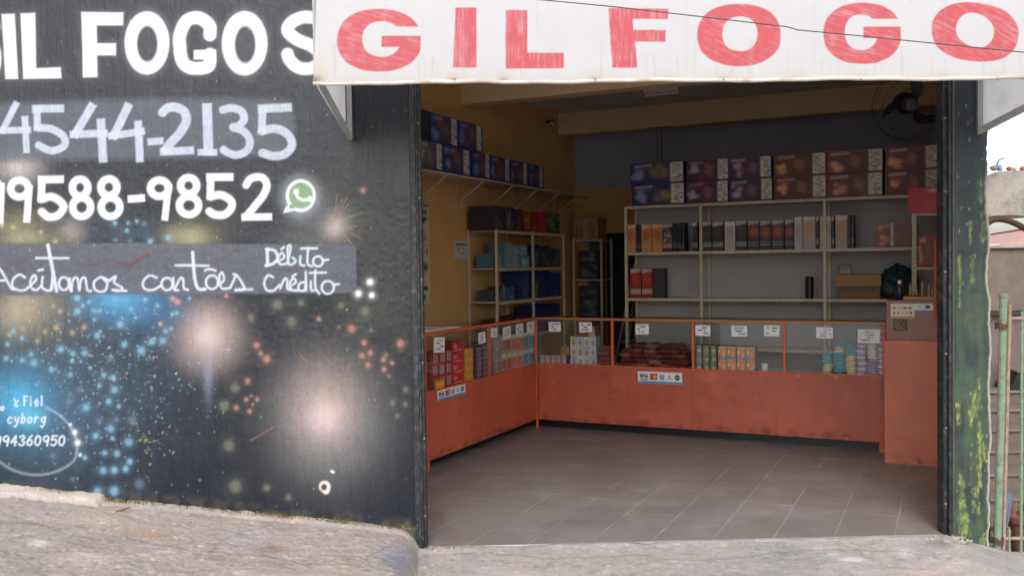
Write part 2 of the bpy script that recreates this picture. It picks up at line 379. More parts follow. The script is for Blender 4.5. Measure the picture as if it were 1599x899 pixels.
# airbrushed bursts
for a in [(322, 527, 46, 46, c(150, 136, 132), .75, 3.2, .15), (322, 522, 24, 26, c(196, 172, 168), .75, 2, .1), (324, 526, 11, 13, c(214, 192, 190), .55, 2, 0),
          (325, 585, 5, 28, c(150, 160, 178), .45, 2, 0),
          (512, 655, 66, 74, c(132, 131, 130), .75, 2.6, .15), (505, 620, 42, 44, c(150, 128, 118), .45, 2.4, .2), (508, 648, 26, 28, c(190, 168, 166), .7, 2, .1), (507, 652, 13, 15, c(208, 184, 184), .55, 2, 0),
          (150, 590, 110, 90, c(58, 70, 84), .55, 2, .4), (45, 620, 80, 70, c(62, 86, 102), .65, 2, .3), (42, 632, 55, 48, c(56, 110, 138), .75, 2, .2), (36, 628, 30, 26, c(70, 158, 200), .9, 2, .15), (50, 650, 16, 12, c(92, 180, 214), .8, 2, 0), (100, 660, 40, 60, c(62, 84, 104), .5, 2, .3),
          (45, 478, 42, 30, c(150, 144, 122), .7, 2, .25), (30, 490, 20, 20, c(172, 160, 130), .6, 2, .2), (95, 520, 50, 30, c(76, 76, 66), .5, 2, .3),
          (200, 478, 46, 22, c(62, 132, 176), .85, 2, .25), (180, 466, 26, 12, c(92, 164, 204), .7, 2, .2), (250, 485, 24, 22, c(56, 90, 120), .6, 2, .3), (160, 560, 60, 60, c(52, 66, 82), .5, 2, .4),
          (28, 262, 24, 16, c(176, 166, 162), .85, 2, .1), (30, 352, 30, 18, c(122, 118, 88), .7, 2, .3), (40, 372, 28, 9, c(150, 146, 116), .7, 2, .2), (112, 362, 15, 14, c(142, 134, 128), .8, 2, .1),
          (200, 364, 40, 18, c(48, 66, 82), .6, 2, .3), (300, 370, 18, 11, c(178, 170, 132), .9, 2, .1), (305, 366, 34, 18, c(92, 96, 72), .5, 2, .3), (270, 370, 12, 12, c(140, 134, 100), .5, 2, .2),
          (521, 353, 12, 12, c(222, 206, 196), .95, 2, 0), (521, 353, 28, 26, c(112, 108, 98), .6, 2, .2), (470, 372, 30, 9, c(82, 88, 82), .5, 2, .3), (600, 440, 40, 120, c(58, 60, 56), .35, 2, .4),
          (565, 480, 30, 24, c(62, 66, 56), .5, 2, .3)]:
    cv.glow(*a[:4], a[4], a[5], a[6], a[7])
for i in range(14):                                           # rays of the small burst
    w = rng.uniform(-2.2, 2.6); r0, r1 = rng.uniform(14, 24), rng.uniform(30, 52)
    cv.stroke([(521 + r0 * cos(w), 350 + r0 * sin(w)), (521 + r1 * cos(w), 350 + r1 * sin(w) + 2)], 1.2, c(142, 134, 116), 1.8, .5)
for x0, y0, x1, y1 in ((468, 552, 480, 566), (540, 585, 546, 568), (392, 687, 428, 666), (332, 500, 334, 478), (345, 517, 372, 518), (290, 545, 300, 540)):
    cv.stroke([(x0, y0), (x1, y1)], 2, c(148, 106, 86), 2.5, .55)
for i in range(60):                                           # streaks under the warm burst
    x = rng.uniform(0, 110); y = rng.uniform(470, 520); cv.stroke([(x, y), (x + rng.uniform(-4, 4), y + rng.uniform(15, 50))], 1.2, c(150, 146, 128), 1.8, rng.uniform(.04, .16))
# spray dots
def dots(lst, sc, ox, oy, col, k=0.9):
    for q in lst:
        x, y, r = q[:3]; x = ox + x / sc; y = oy + y / sc; r = r / sc
        cv.glow(x, y, r * 1.15, r * 1.15, col, .35 * k, 2)
        cv.glow(x, y, r * .8, r * .85, col, k * rng.uniform(.75, 1.0), 3.5)
dots([(403,168,12),(350,240,12),(300,242,11),(497,122,14),(513,205,12),(583,230,16),(627,193,13),(673,190,13),(683,150,10),(392,68,10),(390,102,7),(320,68,13),(318,12,12),(140,280,14),(252,225,12),(92,270,10),(55,150,10),(92,178,9),(427,330,10),(467,342,11),(410,375,8),(472,392,13),(447,440,11),(490,460,8),(457,552,14),(395,582,12),(465,592,7),(532,608,15),(431,652,10),(482,655,13),(535,688,12),(518,718,12),(425,725,14),(471,723,14),(402,812,16),(470,810,18),(355,465,14),(350,672,9),(298,275,8),(333,275,6),(372,302,7),(290,330,10),(212,308,10),(415,65,7),(341,45,6),(367,32,6),(712,80,8),(730,75,8),(707,140,8),(783,15,7),(25,262,9),(30,205,8),(128,245,9),(540,60,8),(600,20,8),(650,45,8),(560,95,6)], 2.643, 0, 460, c(112, 158, 182), .9)
dots([(545,515,18),(385,330,7),(455,260,12),(325,390,12),(290,410,10),(575,780,20),(480,515,12),(410,520,12),(285,440,14),(300,760,9),(220,665,12)], 2.643, 0, 460, c(96, 116, 136), .6)
dots([(308,567,10),(320,610,11),(290,535,5),(330,660,6)], 2.643, 0, 460, c(214, 224, 232))
dots([(715,15,8),(735,30,9),(664,122,8)], 2.643, 0, 460, c(172, 128, 116))
dots([(185,153,10),(40,165,9),(95,140,10),(155,190,9),(232,135,12),(300,157,10),(220,45,9),(250,68,9),(348,135,10)], 2.643, 0, 460, c(160, 148, 120), .65)
dots([(258,233,10),(272,260,7),(292,278,12),(228,352,9),(224,414,7),(260,413,7),(235,453,7),(190,441,8),(466,145,7),(576,178,12),(617,225,9),(610,268,9),(638,258,9),(630,298,9),(739,228,12),(682,280,8),(710,292,7),(684,313,8),(157,67,7),(245,430,4)], 2.139, 280, 430, c(172, 128, 116), .7)
dots([(327,97,16),(375,155,16),(240,140,11),(150,435,16),(185,375,14),(165,567,18),(187,703,20),(292,708,11),(364,740,10),(712,425,9),(757,380,9),(728,468,8),(755,430,8),(640,183,7),(533,172,6),(407,90,10),(620,120,14),(540,100,10),(690,265,8),(700,335,7)], 2.139, 280, 430, c(122, 122, 106), .5)
dots([(638,22,9),(643,66,9),(598,60,9)], 2.139, 280, 430, c(224, 232, 232))
dots([(645,425,12),(720,425,9),(768,415,9),(713,467,10),(943,507,15),(845,528,15),(435,842,16),(500,870,9),(465,887,9)], 3.597, 0, 230, c(112, 158, 182))
dots([(810,428,13),(650,520,10),(730,525,12)], 3.597, 0, 230, c(96, 120, 140), .6)
dots([(970,850,12),(995,868,12)], 3.597, 0, 230, c(172, 128, 116))
dots([(10,440,12),(75,450,12),(230,475,10),(310,530,14)], 3.597, 0, 230, c(170, 160, 110), .7)
dots([(1068,243,14)], 3.597, 270, 230, c(172, 128, 116)); dots([(1105,757,13),(1041,822,13)], 3.597, 270, 230, c(220, 228, 228))
for i in range(130):
    x, y = rng.normal(200, 120), rng.normal(610, 80)
    if 0 < x < 560 and 468 < y < 780: cv.glow(x, y, .9, .9, c(196, 206, 212), rng.uniform(.1, .5), 3)
for i in range(360):
    x, y = rng.normal(170, 85), rng.normal(590, 85)
    if 0 < x < 420 and 468 < y < 775: cv.glow(x, y, *(rng.uniform(.7, 1.9, 2)), c(128, 160, 182) if rng.random() < .6 else c(176, 190, 200), rng.uniform(.08, .5), 3)
for i in range(90):                                          # fine overspray
    x, y = rng.normal(120, 90), rng.normal(560, 90)
    if 0 < x < 420 and 468 < y < 760: cv.glow(x, y, 1.3, 1.3, c(140, 176, 196), rng.uniform(.15, .6), 3)
# repainted grey bands
B1 = c(84, 89, 99); B2 = c(84, 88, 98)
cv.poly([(-160, 168), (0, 162), (100, 157), (350, 153), (452, 158), (462, 200), (448, 244), (300, 246), (100, 250), (-160, 256)], B1, 12, .8, tex=lambda X, Y: 0.75 + 0.4 * fbm(X, Y * .4, 0.05, 41))
cv.glow(478, 325, 36, 34, c(74, 78, 86), .75, 4)
cv.poly([(-160, 378), (0, 380), (250, 380), (544, 382), (556, 386), (557, 452), (540, 457), (300, 459), (-160, 463)], B2, 2.5, .95, tex=lambda X, Y: 0.85 + 0.2 * fbm(X, Y, 0.08, 43))
for seg in ([(-20, 425), (18, 415), (38, 410), (60, 395), (72, 388)], [(118, 410), (128, 415), (150, 412), (172, 405)], [(181, 405), (188, 413), (202, 416), (222, 402), (245, 393), (262, 392)], [(328, 415), (350, 402), (375, 388)], [(445, 418), (456, 425), (468, 418)]):
    cv.stroke(seg, 3.2, c(96, 58, 56), 3.5, .5)
cv.stroke([(186, 409), (200, 416), (222, 402), (230, 398)], 4.5, c(96, 54, 52), 3, .65)
# lettering: first row
HL = dict(soft=2.4, halo=4.0)
def bpoly(p):
    x = [q[0] for q in p]; y = [q[1] for q in p]
    w = cv.win(min(x) - 14, max(x) + 14, min(y) - 14, max(y) + 14); cv.mix(w, .08 * np.exp(-np.clip(cv.sdf_poly(p, w), 0, None) / 4.0), W_)
    cv.poly(p, W_, 2.2)
def ellring(x, y, rx, ry, xi, yi, ri, si):
    keep = cv.C.copy(); cv.glow(x, y, rx * 1.02, ry * 1.02, W_, .14, 9); 
    cv.ell(x, y, rx, ry, W_, 2.4)
    w = cv.win(xi - ri - 3, xi + ri + 3, yi - si - 3, yi + si + 3)
    if w is None: return
    d = (np.sqrt(((cv.X[w] - xi) / ri) ** 2 + ((cv.Y[w] - yi) / si) ** 2) - 1) * ri
    a = np.clip(0.5 - d / 3.0, 0, 1)[..., None]; cv.C[w] = cv.C[w] * (1 - a) + (keep[w] * .93 + .02) * a
cv.stroke([(-10, 42), (-22, 24), (-50, 26), (-62, 60), (-58, 105), (-35, 120), (-12, 112), (-10, 78), (-28, 78)], 20, W_, **HL)
bpoly([(2.7, 22.7), (22.7, 22.4), (28, 123.5), (8, 123.5)])
bpoly([(32, 21.4), (54.7, 20.8), (56, 106.8), (94.8, 105.4), (95.6, 122.3), (36, 123.3)])
bpoly([(126.8, 19.2), (192.7, 20), (192.2, 40), (150.8, 40), (151.4, 68), (181, 68), (181, 86.8), (151.4, 86.8), (152.2, 120.7), (129.5, 121)])
ellring(229.6, 67.5, 35, 49.2, 230, 69, 16, 28)
z2 = lambda p: zpts(p, 3.747, 260, 0)
cv.stroke(z2([(254, 205), (250, 150), (190, 107), (120, 122), (80, 200), (78, 270), (90, 350), (125, 392), (190, 402), (248, 385), (254, 320)]), 20, W_, **HL)
cv.poly(z2([(160, 295), (290, 292), (290, 350), (160, 350)]), W_, 2)
ellring(382, 68, 35.5, 50, 382.8, 70.2, 16, 29)
cv.stroke(z2([(870, 106), (800, 102), (735, 130), (708, 180), (760, 230), (840, 265), (885, 300), (900, 345), (870, 390), (815, 404), (760, 390), (720, 350), (708, 318)]), 19.5, W_, **HL)
# second row
W2 = c(208, 217, 234, .72); z1 = lambda p: zpts(p, 3.746, 0, 0)
def butt(p, w):
    (ax, ay), (bx, by) = p; L = sqrt((bx - ax) ** 2 + (by - ay) ** 2); tx, ty = (bx - ax) / L, (by - ay) / L; k = w * .42; h = w / 2
    ax, ay, bx, by = ax - tx * k, ay - ty * k, bx + tx * k, by + ty * k
    return [(ax - ty * h, ay + tx * h), (bx - ty * h, by + tx * h), (bx + ty * h, by - tx * h), (ax + ty * h, ay - tx * h)]
def row2(st, w, sm=True):
    if not sm: cv.poly(butt(st, w * 1.0), W2, 2.6, .95, tex=lambda X, Y: .72 + .4 * fbm(X, Y * .3, .35, 47)); return
    keep = cv.C.copy(); cv.stroke(st, w, W2, 2.6, .95, sm); d = (.72 + .4 * fbm(cv.X, cv.Y, .3, 48)).clip(0, 1)[..., None]; cv.C = keep * (1 - d) + cv.C * d
for st, w in (([(92, 612), (15, 765)], 10), ([(5, 765), (165, 760)], 10), ([(145, 695), (155, 880)], 10), ([(205, 637), (355, 635)], 12), ([(215, 637), (218, 748)], 11),
              ([(535, 625), (440, 785)], 13), ([(425, 787), (612, 780)], 11.5), ([(590, 715), (602, 930)], 13), ([(748, 625), (665, 793)], 13), ([(648, 795), (830, 770)], 11), ([(808, 725), (818, 930)], 12), ([(880, 830), (940, 825)], 11)):
    row2(z1(st), w, False)
row2(z1([(218, 748), (300, 755), (372, 800), (372, 855), (300, 882), (225, 850)]), 11.5)
row2([(254, 176), (262, 169), (275, 168), (288, 175), (291, 190), (281, 208), (268, 222), (259, 234)], 14)
row2([(255, 237), (298, 235)], 12, False)
row2([(323.5, 168), (325.4, 236)], 15, False); row2([(313, 238), (335, 238)], 10, False)
row2([(348, 172), (362, 169), (377, 174), (381, 187), (372, 197), (364, 199), (380, 205), (390, 219), (386, 235), (370, 242), (357, 239), (349, 234)], 12)
row2([(408, 170), (450, 168)], 13, False); row2([(410, 172), (409, 203)], 12, False); row2([(409, 205), (430, 201), (449, 210), (456, 226), (446, 240), (428, 244), (410, 239)], 13)
# third row
z3 = lambda p: zpts(p, 3.597, 0, 230); z4 = lambda p: zpts(p, 3.597, 270, 230)
def row3(st, w=11.5, sm=True):
    if not sm: cv.poly(butt(st, w), W_, 2.2); return
    cv.stroke(st, w, W_, 2.2, 1, sm, halo=2.0)
row3(ring(-14, 295, 14, 13)); row3([(2, 290), (0, 345)], 11, False)
row3(ring(30.5, 294.5, 14, 13)); row3([(45.5, 294), (42, 343)], 11, False)
row3(z3([(232, 182), (340, 180)]), 12, False); row3(z3([(235, 182), (232, 290)]), 11.5, False); row3(z3([(232, 292), (290, 278), (345, 310), (355, 345), (320, 385), (270, 390), (235, 362)]), 12)
row3(ring(125, 293, 12, 13)); row3(ring(127.5, 323.5, 14, 14.5)); row3(ring(170, 292.5, 12.5, 13)); row3(ring(172.5, 323.5, 14.5, 14.5))
row3(z3([(735, 290), (797, 286)]), 11.5, False)
row3(ring(249, 294, 14, 12.5)); row3([(263, 292), (257.5, 340)], 10.5, False)
row3(ring(294.5, 290, 12.5, 12.5)); row3(ring(295, 321, 15, 14))
row3(z4([(205, 168), (322, 167)]), 12, False); row3(z4([(212, 168), (210, 275)]), 11.5, False); row3(z4([(210, 278), (270, 268), (325, 300), (328, 340), (290, 378), (235, 378), (205, 360)]), 12)
row3(z4([(412, 212), (440, 175), (500, 170), (528, 212), (508, 270), (460, 330), (415, 385)]), 11.5); row3(z4([(402, 393), (540, 390)]), 11, False)
# round speech-bubble emblem
cv.glow(469, 306, 28, 30, c(180, 190, 190), .35, 5)
cv.ell(469.6, 305.6, 23.4, 25.6, W_, 2.2); cv.poly(z4([(640, 325), (618, 370), (700, 352)]), W_, 2)
cv.ell(470, 305.5, 18.6, 20.2, c(104, 138, 100), 2.2); cv.poly(z4([(660, 318), (652, 345), (690, 340)]), c(104, 138, 100), 2)
w = cv.win(448, 492, 282, 330); cv.mix(w, .35 * fbm(cv.X[w], cv.Y[w], .6, 61) * (((cv.X[w] - 470) / 18) ** 2 + ((cv.Y[w] - 305.5) / 19.5) ** 2 < 1), c(170, 196, 166))
cv.stroke(z4([(690, 250), (702, 280), (735, 297), (775, 288)]), 5, W_, 2); cv.ell(462.5, 300, 4.5, 5, W_, 2); cv.ell(484, 310.5, 4.5, 4.5, W_, 2)
# cursive row
WC = c(218, 226, 238, .74)
def cur(st, w=3.4, z=z3): cv.stroke(z(st), w, WC, 2.0, .95, True, halo=1.2)
for st in ([(-70, 800), (-15, 690), (5, 690), (60, 785), (80, 798)], [(-40, 748), (25, 748)], [(140, 730), (110, 715), (75, 740), (70, 780), (100, 800), (140, 800), (175, 772)], [(178, 768), (204, 742), (192, 718), (172, 750), (178, 790), (208, 800), (236, 772)], [(240, 728), (236, 780), (256, 800), (282, 800), (300, 740)],
           [(216, 692), (242, 686)], [(205, 622), (385, 622)], ring(360, 765, 28, 36, 14), [(392, 735), (396, 800), (404, 805)], [(402, 805), (412, 742), (436, 735), (446, 802), (456, 745), (480, 735), (492, 800), (512, 805)],
           [(565, 728), (528, 758), (540, 803), (588, 806), (602, 762), (572, 730), (612, 748)], [(612, 750), (650, 725), (642, 760), (686, 788), (672, 806), (632, 800), (710, 806)],
           [(880, 732), (838, 720), (803, 758), (815, 795), (860, 800), (905, 775)], ring(938, 767, 31, 34, 14), [(972, 733), (978, 795), (1000, 802)]): cur(st)
cur([(270, 550), (292, 660), (310, 760), (318, 805)], 5.2); cur([(300, 700), (290, 800)], 4)
for st in ([(10, 795), (42, 735), (58, 745), (62, 790), (85, 800)], [(15, 662), (200, 665)], ring(220, 757, 34, 38, 14), [(180, 692), (205, 684), (240, 692)], [(255, 772), (287, 745), (276, 702), (260, 730), (275, 790), (322, 788)],
           [(322, 788), (350, 725), (340, 712), (362, 722), (392, 768), (400, 795), (352, 802)], [(352, 800), (445, 797)],
           [(590, 642), (625, 618), (612, 592), (592, 622), (602, 656), (642, 652)], [(642, 652), (662, 560), (645, 562), (652, 655), (690, 640), (672, 620)], [(716, 612), (716, 655), (738, 664)],
           [(760, 566), (756, 650), (782, 668)], [(720, 568), (810, 567)], ring(815, 640, 28, 28, 12), [(842, 634), (872, 631)],
           [(562, 728), (532, 720), (513, 760), (526, 800), (565, 804), (598, 772)], [(602, 792), (626, 740), (642, 746), (642, 790), (656, 800)], [(656, 782), (690, 757), (676, 736), (656, 766), (666, 800), (702, 803)],
           [(672, 724), (690, 712)], [(742, 756), (712, 765), (706, 798), (736, 804), (746, 770)], [(746, 700), (748, 802)], [(775, 752), (776, 798), (792, 804)], [(800, 690), (800, 782), (822, 822)], [(770, 705), (860, 703)], ring(870, 786, 34, 36, 14), [(902, 771), (932, 767)]): cur(st, 3.2, z4)
cur([(110, 590), (122, 730), (142, 792), (182, 796)], 4.6, z4); cur([(530, 572), (532, 660)], 4.6, z4); cur([(525, 572), (572, 580), (588, 620), (565, 652), (522, 664)], 4.2, z4); cur([(608, 572), (624, 560)], 3, z4)
# signature
z5 = lambda p: zpts(p, 2.643, 0, 460)
for k, al in ((6, .10), (2.6, .16), (1.2, .18)): cv.stroke(z5([(190, 465), (250, 500), (300, 560), (318, 622), (300, 688), (220, 732), (130, 742), (40, 715), (-30, 660), (-60, 600)]), k, c(190, 204, 216), 3, al)
WS = c(206, 216, 226, .85)
cv.stroke(z5([(75, 435), (60, 455), (72, 460), (58, 428)]), 2, WS, 1.8); text(cv, 'Fiel', 37, 618, 34, 15, 2.2, WS, 1.8)
text(cv, 'cyborg', 12, 645, 62, 15, 2.4, WS, 1.8, slant=.15); text(cv, '994360950', -8, 680, 112, 15, 2.8, WS, 1.8, slant=.12); cv.stroke(z5([(0, 465), (15, 462), (12, 475), (0, 470)]), 2.5, WS, 2)
# chips, moss and dirt
cv.ell(507, 759, 9, 9, c(206, 198, 190), 3); cv.ell(509, 764, 6, 7, c(206, 198, 190), 3); cv.ell(506, 760, 4.5, 5, c(70, 66, 62), 2.5); cv.ell(519, 736, 3.5, 2, c(220, 214, 208), 2, rot=.4)
for i in range(200):
    x, y = rng.uniform(-100, 645), rng.uniform(10, 830); L = rng.uniform(.8, 3); a = rng.uniform(-.4, .4) + pi / 2
    cv.stroke([(x, y), (x + L * cos(a), y + L * sin(a))], rng.uniform(.7, 1.6), c(190, 190, 182) if rng.random() < .7 else c(170, 160, 120), 1.4, rng.uniform(.12, .55), False)
for x, y in ((225, 690), (228, 680), (170, 690), (240, 560), (238, 590), (172, 570), (233, 700), (210, 668)):
    for i in range(7): cv.glow(x + rng.normal(0, 4) + (3 if i % 2 else -2), y + rng.normal(0, 7), rng.uniform(.5, 2.4), rng.uniform(.5, 1.6), c(138, 150, 92), rng.uniform(.15, .6), 3)
for i in range(40):                                           # pale run-offs
    x, y = rng.choice([180, 235, 300, 350, 400, 590, 625, 470]) + rng.normal(0, 6), rng.uniform(120, 420)
    cv.stroke([(x, y), (x + rng.normal(0, 1), y + rng.uniform(6, 40))], 1.3, c(128, 124, 108), 2, rng.uniform(.05, .25), False)
base_y = 768 + (px - 0) * 62 / 650
al = np.clip((py - base_y + 26) / 26, 0, 1) * np.clip(fbm(px, py, .08, 71) * 2 - .7, 0, 1) * .7
cv.C = cv.C * (1 - al[..., None]) + np.array(c(110, 104, 84)) * al[..., None]
al = np.clip((py - base_y + 14) / 14, 0, 1) * np.clip(fbm(px, py, .03, 75) * 3 - 1.4, 0, 1) * .8
cv.C = cv.C * (1 - al[..., None]) + np.array(c(112, 122, 62)) * al[..., None]
cv.C[px > 641] *= 0.85
M_MURAL = mat('mural_paint', 'attr', 0.30, 0.08, 30, 0.18, 110, stretch=(1, 1, 0.12), spec=0.45)
y = (fbm(U, Z, 1.5, 81) - .5) * 0.012 + (fbm(U, Z * .10, 60, 83, 3) - .5) * 0.0026 + (fbm(U, Z, 45, 85, 2) - .5) * 0.0014
grid_mesh(np.stack([U, y, Z], -1), cv.C, 'mural_wall', M_MURAL, shop, FAC)
# wall body behind the plaster, jamb return, lintel, pillar
mb = MB(); mb.box(-5.0, -0.061, 0.020, 0.20, -0.5, 4.3); build(mb, 'wall_core', M_CONC, shop, FAC)
mb = MB(); mb.box(-0.0605, -0.031, -0.004, 0.20, -0.3, 3.4); build(mb, 'jamb', M_STEEL, shop, FAC)
mb = MB(); mb.box(-0.061, 3.24, -0.002, 0.20, 3.4, 4.3); build(mb, 'lintel', mat('black_lintel_paint', c(60, 66, 76), .6, .1, 5), shop, FAC)
for x0, x1 in ((-0.030, 0.0), (2.988, 3.036)):                # roller shutter guides
    mb = MB(); mb.box(x0, x1, 0.02, 0.10, -0.02, 3.4, .004)
    mb.box(x0 + (.0 if x0 < 1 else .02), x0 + (.012 if x0 < 1 else .034), -0.005, 0.018, -0.02, 3.4, .003)
    gd = build(mb, 'shutter_guide', M_STEEL, shop, FAC)
    for zb_ in (.18, .62, 1.05, 1.52, 1.98, 2.4):
        xb_ = x0 + (.022 if x0 < 1 else .010) + rng.normal(0, .002); mb = MB(); mb.tube([(xb_, .0195, zb_), (xb_, .013, zb_)], [.006, .005], 8); build(mb, 'bolt', M_RUSTP, gd, FAC)
# mossy pillar with a ragged right edge
zs = np.arange(-0.30, 3.4, 0.006)
tt = np.linspace(0, 1, 44)
edge = 3.238 + .010 * np.sin(zs * 2.1) + (fbm(zs, zs * 0 + 3, 9, 91) - .5) * .030
T, Zp = np.meshgrid(tt, zs); Up = 3.037 + (edge[:, None] - 3.037) * T
ppx, ppy = project(F0[0] + FU[0] * Up, F0[1] + FU[1] * Up, Zp)
pv = Cv(ppx, ppy, c(46, 53, 57))
pv.C *= (.7 + .6 * fbm(ppx, ppy * .3, .12, 101))[..., None]
g = np.clip((ppy - 230) / 350, 0, 1) * np.clip(fbm(ppx * 1.0, ppy * .18, .10, 103) * 2.2 - .55, 0, 1)
pv.C = pv.C * (1 - .75 * g[..., None]) + np.array(c(72, 92, 66)) * .75 * g[..., None]
lime = c(140, 154, 74)
for x, y0, y1, wd in ((1533, 330, 380, 6), (1517, 400, 440, 4), (1530, 280, 320, 6), (1500, 740, 812, 6), (1503, 812, 870, 6), (1522, 760, 800, 8), (1508, 800, 838, 5), (1528, 660, 760, 4), (1535, 690, 720, 6), (1515, 630, 665, 4), (1498, 840, 860, 6), (1533, 830, 880, 5), (1520, 880, 900, 5), (1527, 590, 640, 4), (1495, 630, 660, 4), (1513, 345, 380, 3), (1497, 400, 480, 2.5), (1520, 605, 650, 5)):
    for i in range(int((y1 - y0) * 1.3)):
        yy = rng.uniform(y0, y1); pv.glow(x + rng.normal(0, wd * .5), yy, rng.uniform(.4, 1.2), rng.uniform(.7, 3.2), (c(156, 168, 76) if y0 > 600 else lime) if rng.random() < .55 else c(100, 120, 68), rng.uniform(.1, .7) * (1 if y0 > 600 else .6), 2.5)
al = np.clip((ppx - (edge[:, None] * 0 + ppx[:, -1:]) + 4.5) / 3, 0, 1) * np.clip((ppy - 250) / 60, 0, 1)
pv.C = pv.C * (1 - al[..., None] * .8) + np.array(c(176, 170, 158)) * al[..., None] * .8
al = np.clip((ppy - 868) / 12 + fbm(ppx, ppy, .2, 107) - .5, 0, 1)[..., None]; pv.C = pv.C * (1 - al) + np.array(c(140, 130, 112)) * al
for i in range(25):
    pv.glow(rng.uniform(1492, 1545), rng.uniform(150, 860), .9, rng.uniform(1, 3), c(190, 188, 176), rng.uniform(.2, .6), 3)
M_PILLAR = mat('mossy_dark_plaster', 'attr', 0.8, 0.15, 30, 0.6, 50, stretch=(1, 1, .4))
grid_mesh(np.stack([Up, (fbm(Up, Zp, 14, 109) - .5) * .014 - .012, Zp], -1), pv.C, 'pillar_face', M_PILLAR, shop, FAC)
ring_n = len(zs); mb = MB()
vs = [(e, -0.008, z) for e, z in zip(edge, zs)] + [(e + .004 - .03, 0.32, z) for e, z in zip(edge, zs)]
mb.add(vs, [(i, ring_n + i, ring_n + i + 1, i + 1) for i in range(ring_n - 1)]); mb.box(3.037, 3.20, 0.004, 0.12, -.3, 3.4)
build(mb, 'pillar', mat('pillar_side_plaster', c(150, 146, 132), .9, .25, 8, .6, 45, stain=c(70, 74, 58), sscale=4, samount=.8), shop, FAC)
# inner walls, ceiling, beams
fl = room_to_fac
def wall_strip(name, a, b, z0, z1, th, m):
    """upright slab from a to b (room coords), thickness th to the outside"""
    mb = MB(); dx, dy = b[0] - a[0], b[1] - a[1]; L = sqrt(dx * dx + dy * dy); nx, ny = dy / L * th, -dx / L * th
    mb.prism([a, b, (b[0] + nx, b[1] + ny), (a[0] + nx, a[1] + ny)], z0, z1); return build(mb, name, m, shop, ROOM)
wall_strip('side_wall', (WL, WB), (WL, -4.40), 0, ZC, 0.14, M_YELLOW)
wall_strip('side_wall', (WR, -2.10), (WR, WB), 0, ZC, 0.12, M_YELLOW)
DX0, DX1 = -0.545, 0.30
for x0, x1, z0, z1, m in ((WL, DX0, 0, 2.58, M_YELLOW), (DX1, WR, 0, 2.58, M_YELLOW), (DX0, DX1, 2.0, 2.58, M_YELLOW), (WL, WR, 2.58, ZC, M_DARKWALL)):
    mb = MB(); mb.box(x0, x1, WB, WB + .12, z0, z1); build(mb, 'back_wall', m, shop, ROOM)
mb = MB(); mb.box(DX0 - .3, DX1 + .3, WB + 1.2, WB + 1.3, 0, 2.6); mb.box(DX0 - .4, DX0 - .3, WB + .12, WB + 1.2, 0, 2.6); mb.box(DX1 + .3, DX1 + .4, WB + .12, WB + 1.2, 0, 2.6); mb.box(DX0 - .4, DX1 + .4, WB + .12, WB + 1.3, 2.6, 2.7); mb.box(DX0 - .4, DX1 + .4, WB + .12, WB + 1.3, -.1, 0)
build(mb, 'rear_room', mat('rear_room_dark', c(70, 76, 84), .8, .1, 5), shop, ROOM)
mb = MB(); mb.box(DX0 - .20, DX0 + .01, WB - .05, WB - .02, 0.02, 2.0)
for i in range(7): mb.box(DX0 - .195 + i * .03, DX0 - .18 + i * .03, WB - .062, WB - .051, 0.02, 2.0)
door = build(mb, 'door', mat('grey_green_door', c(120, 124, 118), .5, .1, 8), shop, ROOM)
mb = MB(); mb.tube([(DX0 - .02, WB - .06, 1.02), (DX0 - .02, WB - .10, 1.02), (DX0 - .08, WB - .10, 1.02)], .008, 6); build(mb, 'handle', M_ALU, door, ROOM)
for yb in (0.28, 2.88):
    mb = MB(); mb.box(WL, WR, yb, yb + .20, 3.262, ZC, .006); build(mb, 'beam', mat('pale_yellow_beam', c(240, 212, 166), .75, .08, 3), shop, ROOM)
mb = MB(); mb.prism([(WL - .14, WB + .12), (WL - .14, -4.3), (-.2, -3.95), (WR + .10, -1.9), (WR + .10, WB + .12)], ZC, ZC + .15); build(mb, 'ceiling', M_CEIL, shop, ROOM)

# ------------------------------------------------------------------ shop floor with tiles
mb = MB(); mb.prism([(WL, WB + .1), (WL, -4.45), (0.962 - .8, -3.652 - .36), (WR, -2.24), (WR, WB + .1)][::-1], -0.25, -0.0022)
floor = struct(build(mb, 'shop_floor', mat('tile_grout', c(168, 163, 157), .9, .4, 3, world=True), None, ROOM))
TS = 0.3145; GX0, GY0 = 0.826 - TS * 6, -3.203 - TS * 5
M_TILES = [mat('floor_tile_%d' % i, c(*q), .42, .20, 2.2, .05, 60, stain=c(166, 162, 158), sscale=3.2, samount=.5, world=True) for i, q in enumerate(((133, 127, 123), (131, 126, 123), (135, 128, 124)))]
fu, fn = np.array([cos(ROOM_YAW + FAC_YAW), sin(ROOM_YAW + FAC_YAW)]), None
fn = np.array([-fu[1], fu[0]]); f0 = np.array([0.962, -3.652]); lim = 0.03      # keep what lies inside the threshold line
for i in range(18):
    for j in range(17):
        x0, y0 = GX0 + i * TS + .0030, GY0 + j * TS + .0016; x1, y1 = x0 + TS - .0060, y0 + TS - .0032
        x0 = max(x0, WL + .003); x1 = min(x1, WR - .003)
        if x1 - x0 < .02: continue
        poly = [np.array(q) for q in ((x0, y0), (x1, y0), (x1, y1), (x0, y1))]; out = []
        for a, b in zip(poly, poly[1:] + poly[:1]):
            da, db = (a - f0) @ fn - lim, (b - f0) @ fn - lim
            if da >= 0: out.append(a)
            if da * db < 0: out.append(a + (b - a) * da / (da - db))
        if len(out) < 3: continue
        ar = 0.5 * abs(sum(out[k][0] * out[(k + 1) % len(out)][1] - out[(k + 1) % len(out)][0] * out[k][1] for k in range(len(out))))
        if ar < .002: continue
        mb = MB(); mb.prism([tuple(q) for q in out], -0.008, rng.uniform(-.0006, .0006)); build(mb, 'tile', M_TILES[rng.integers(3)], floor, ROOM)
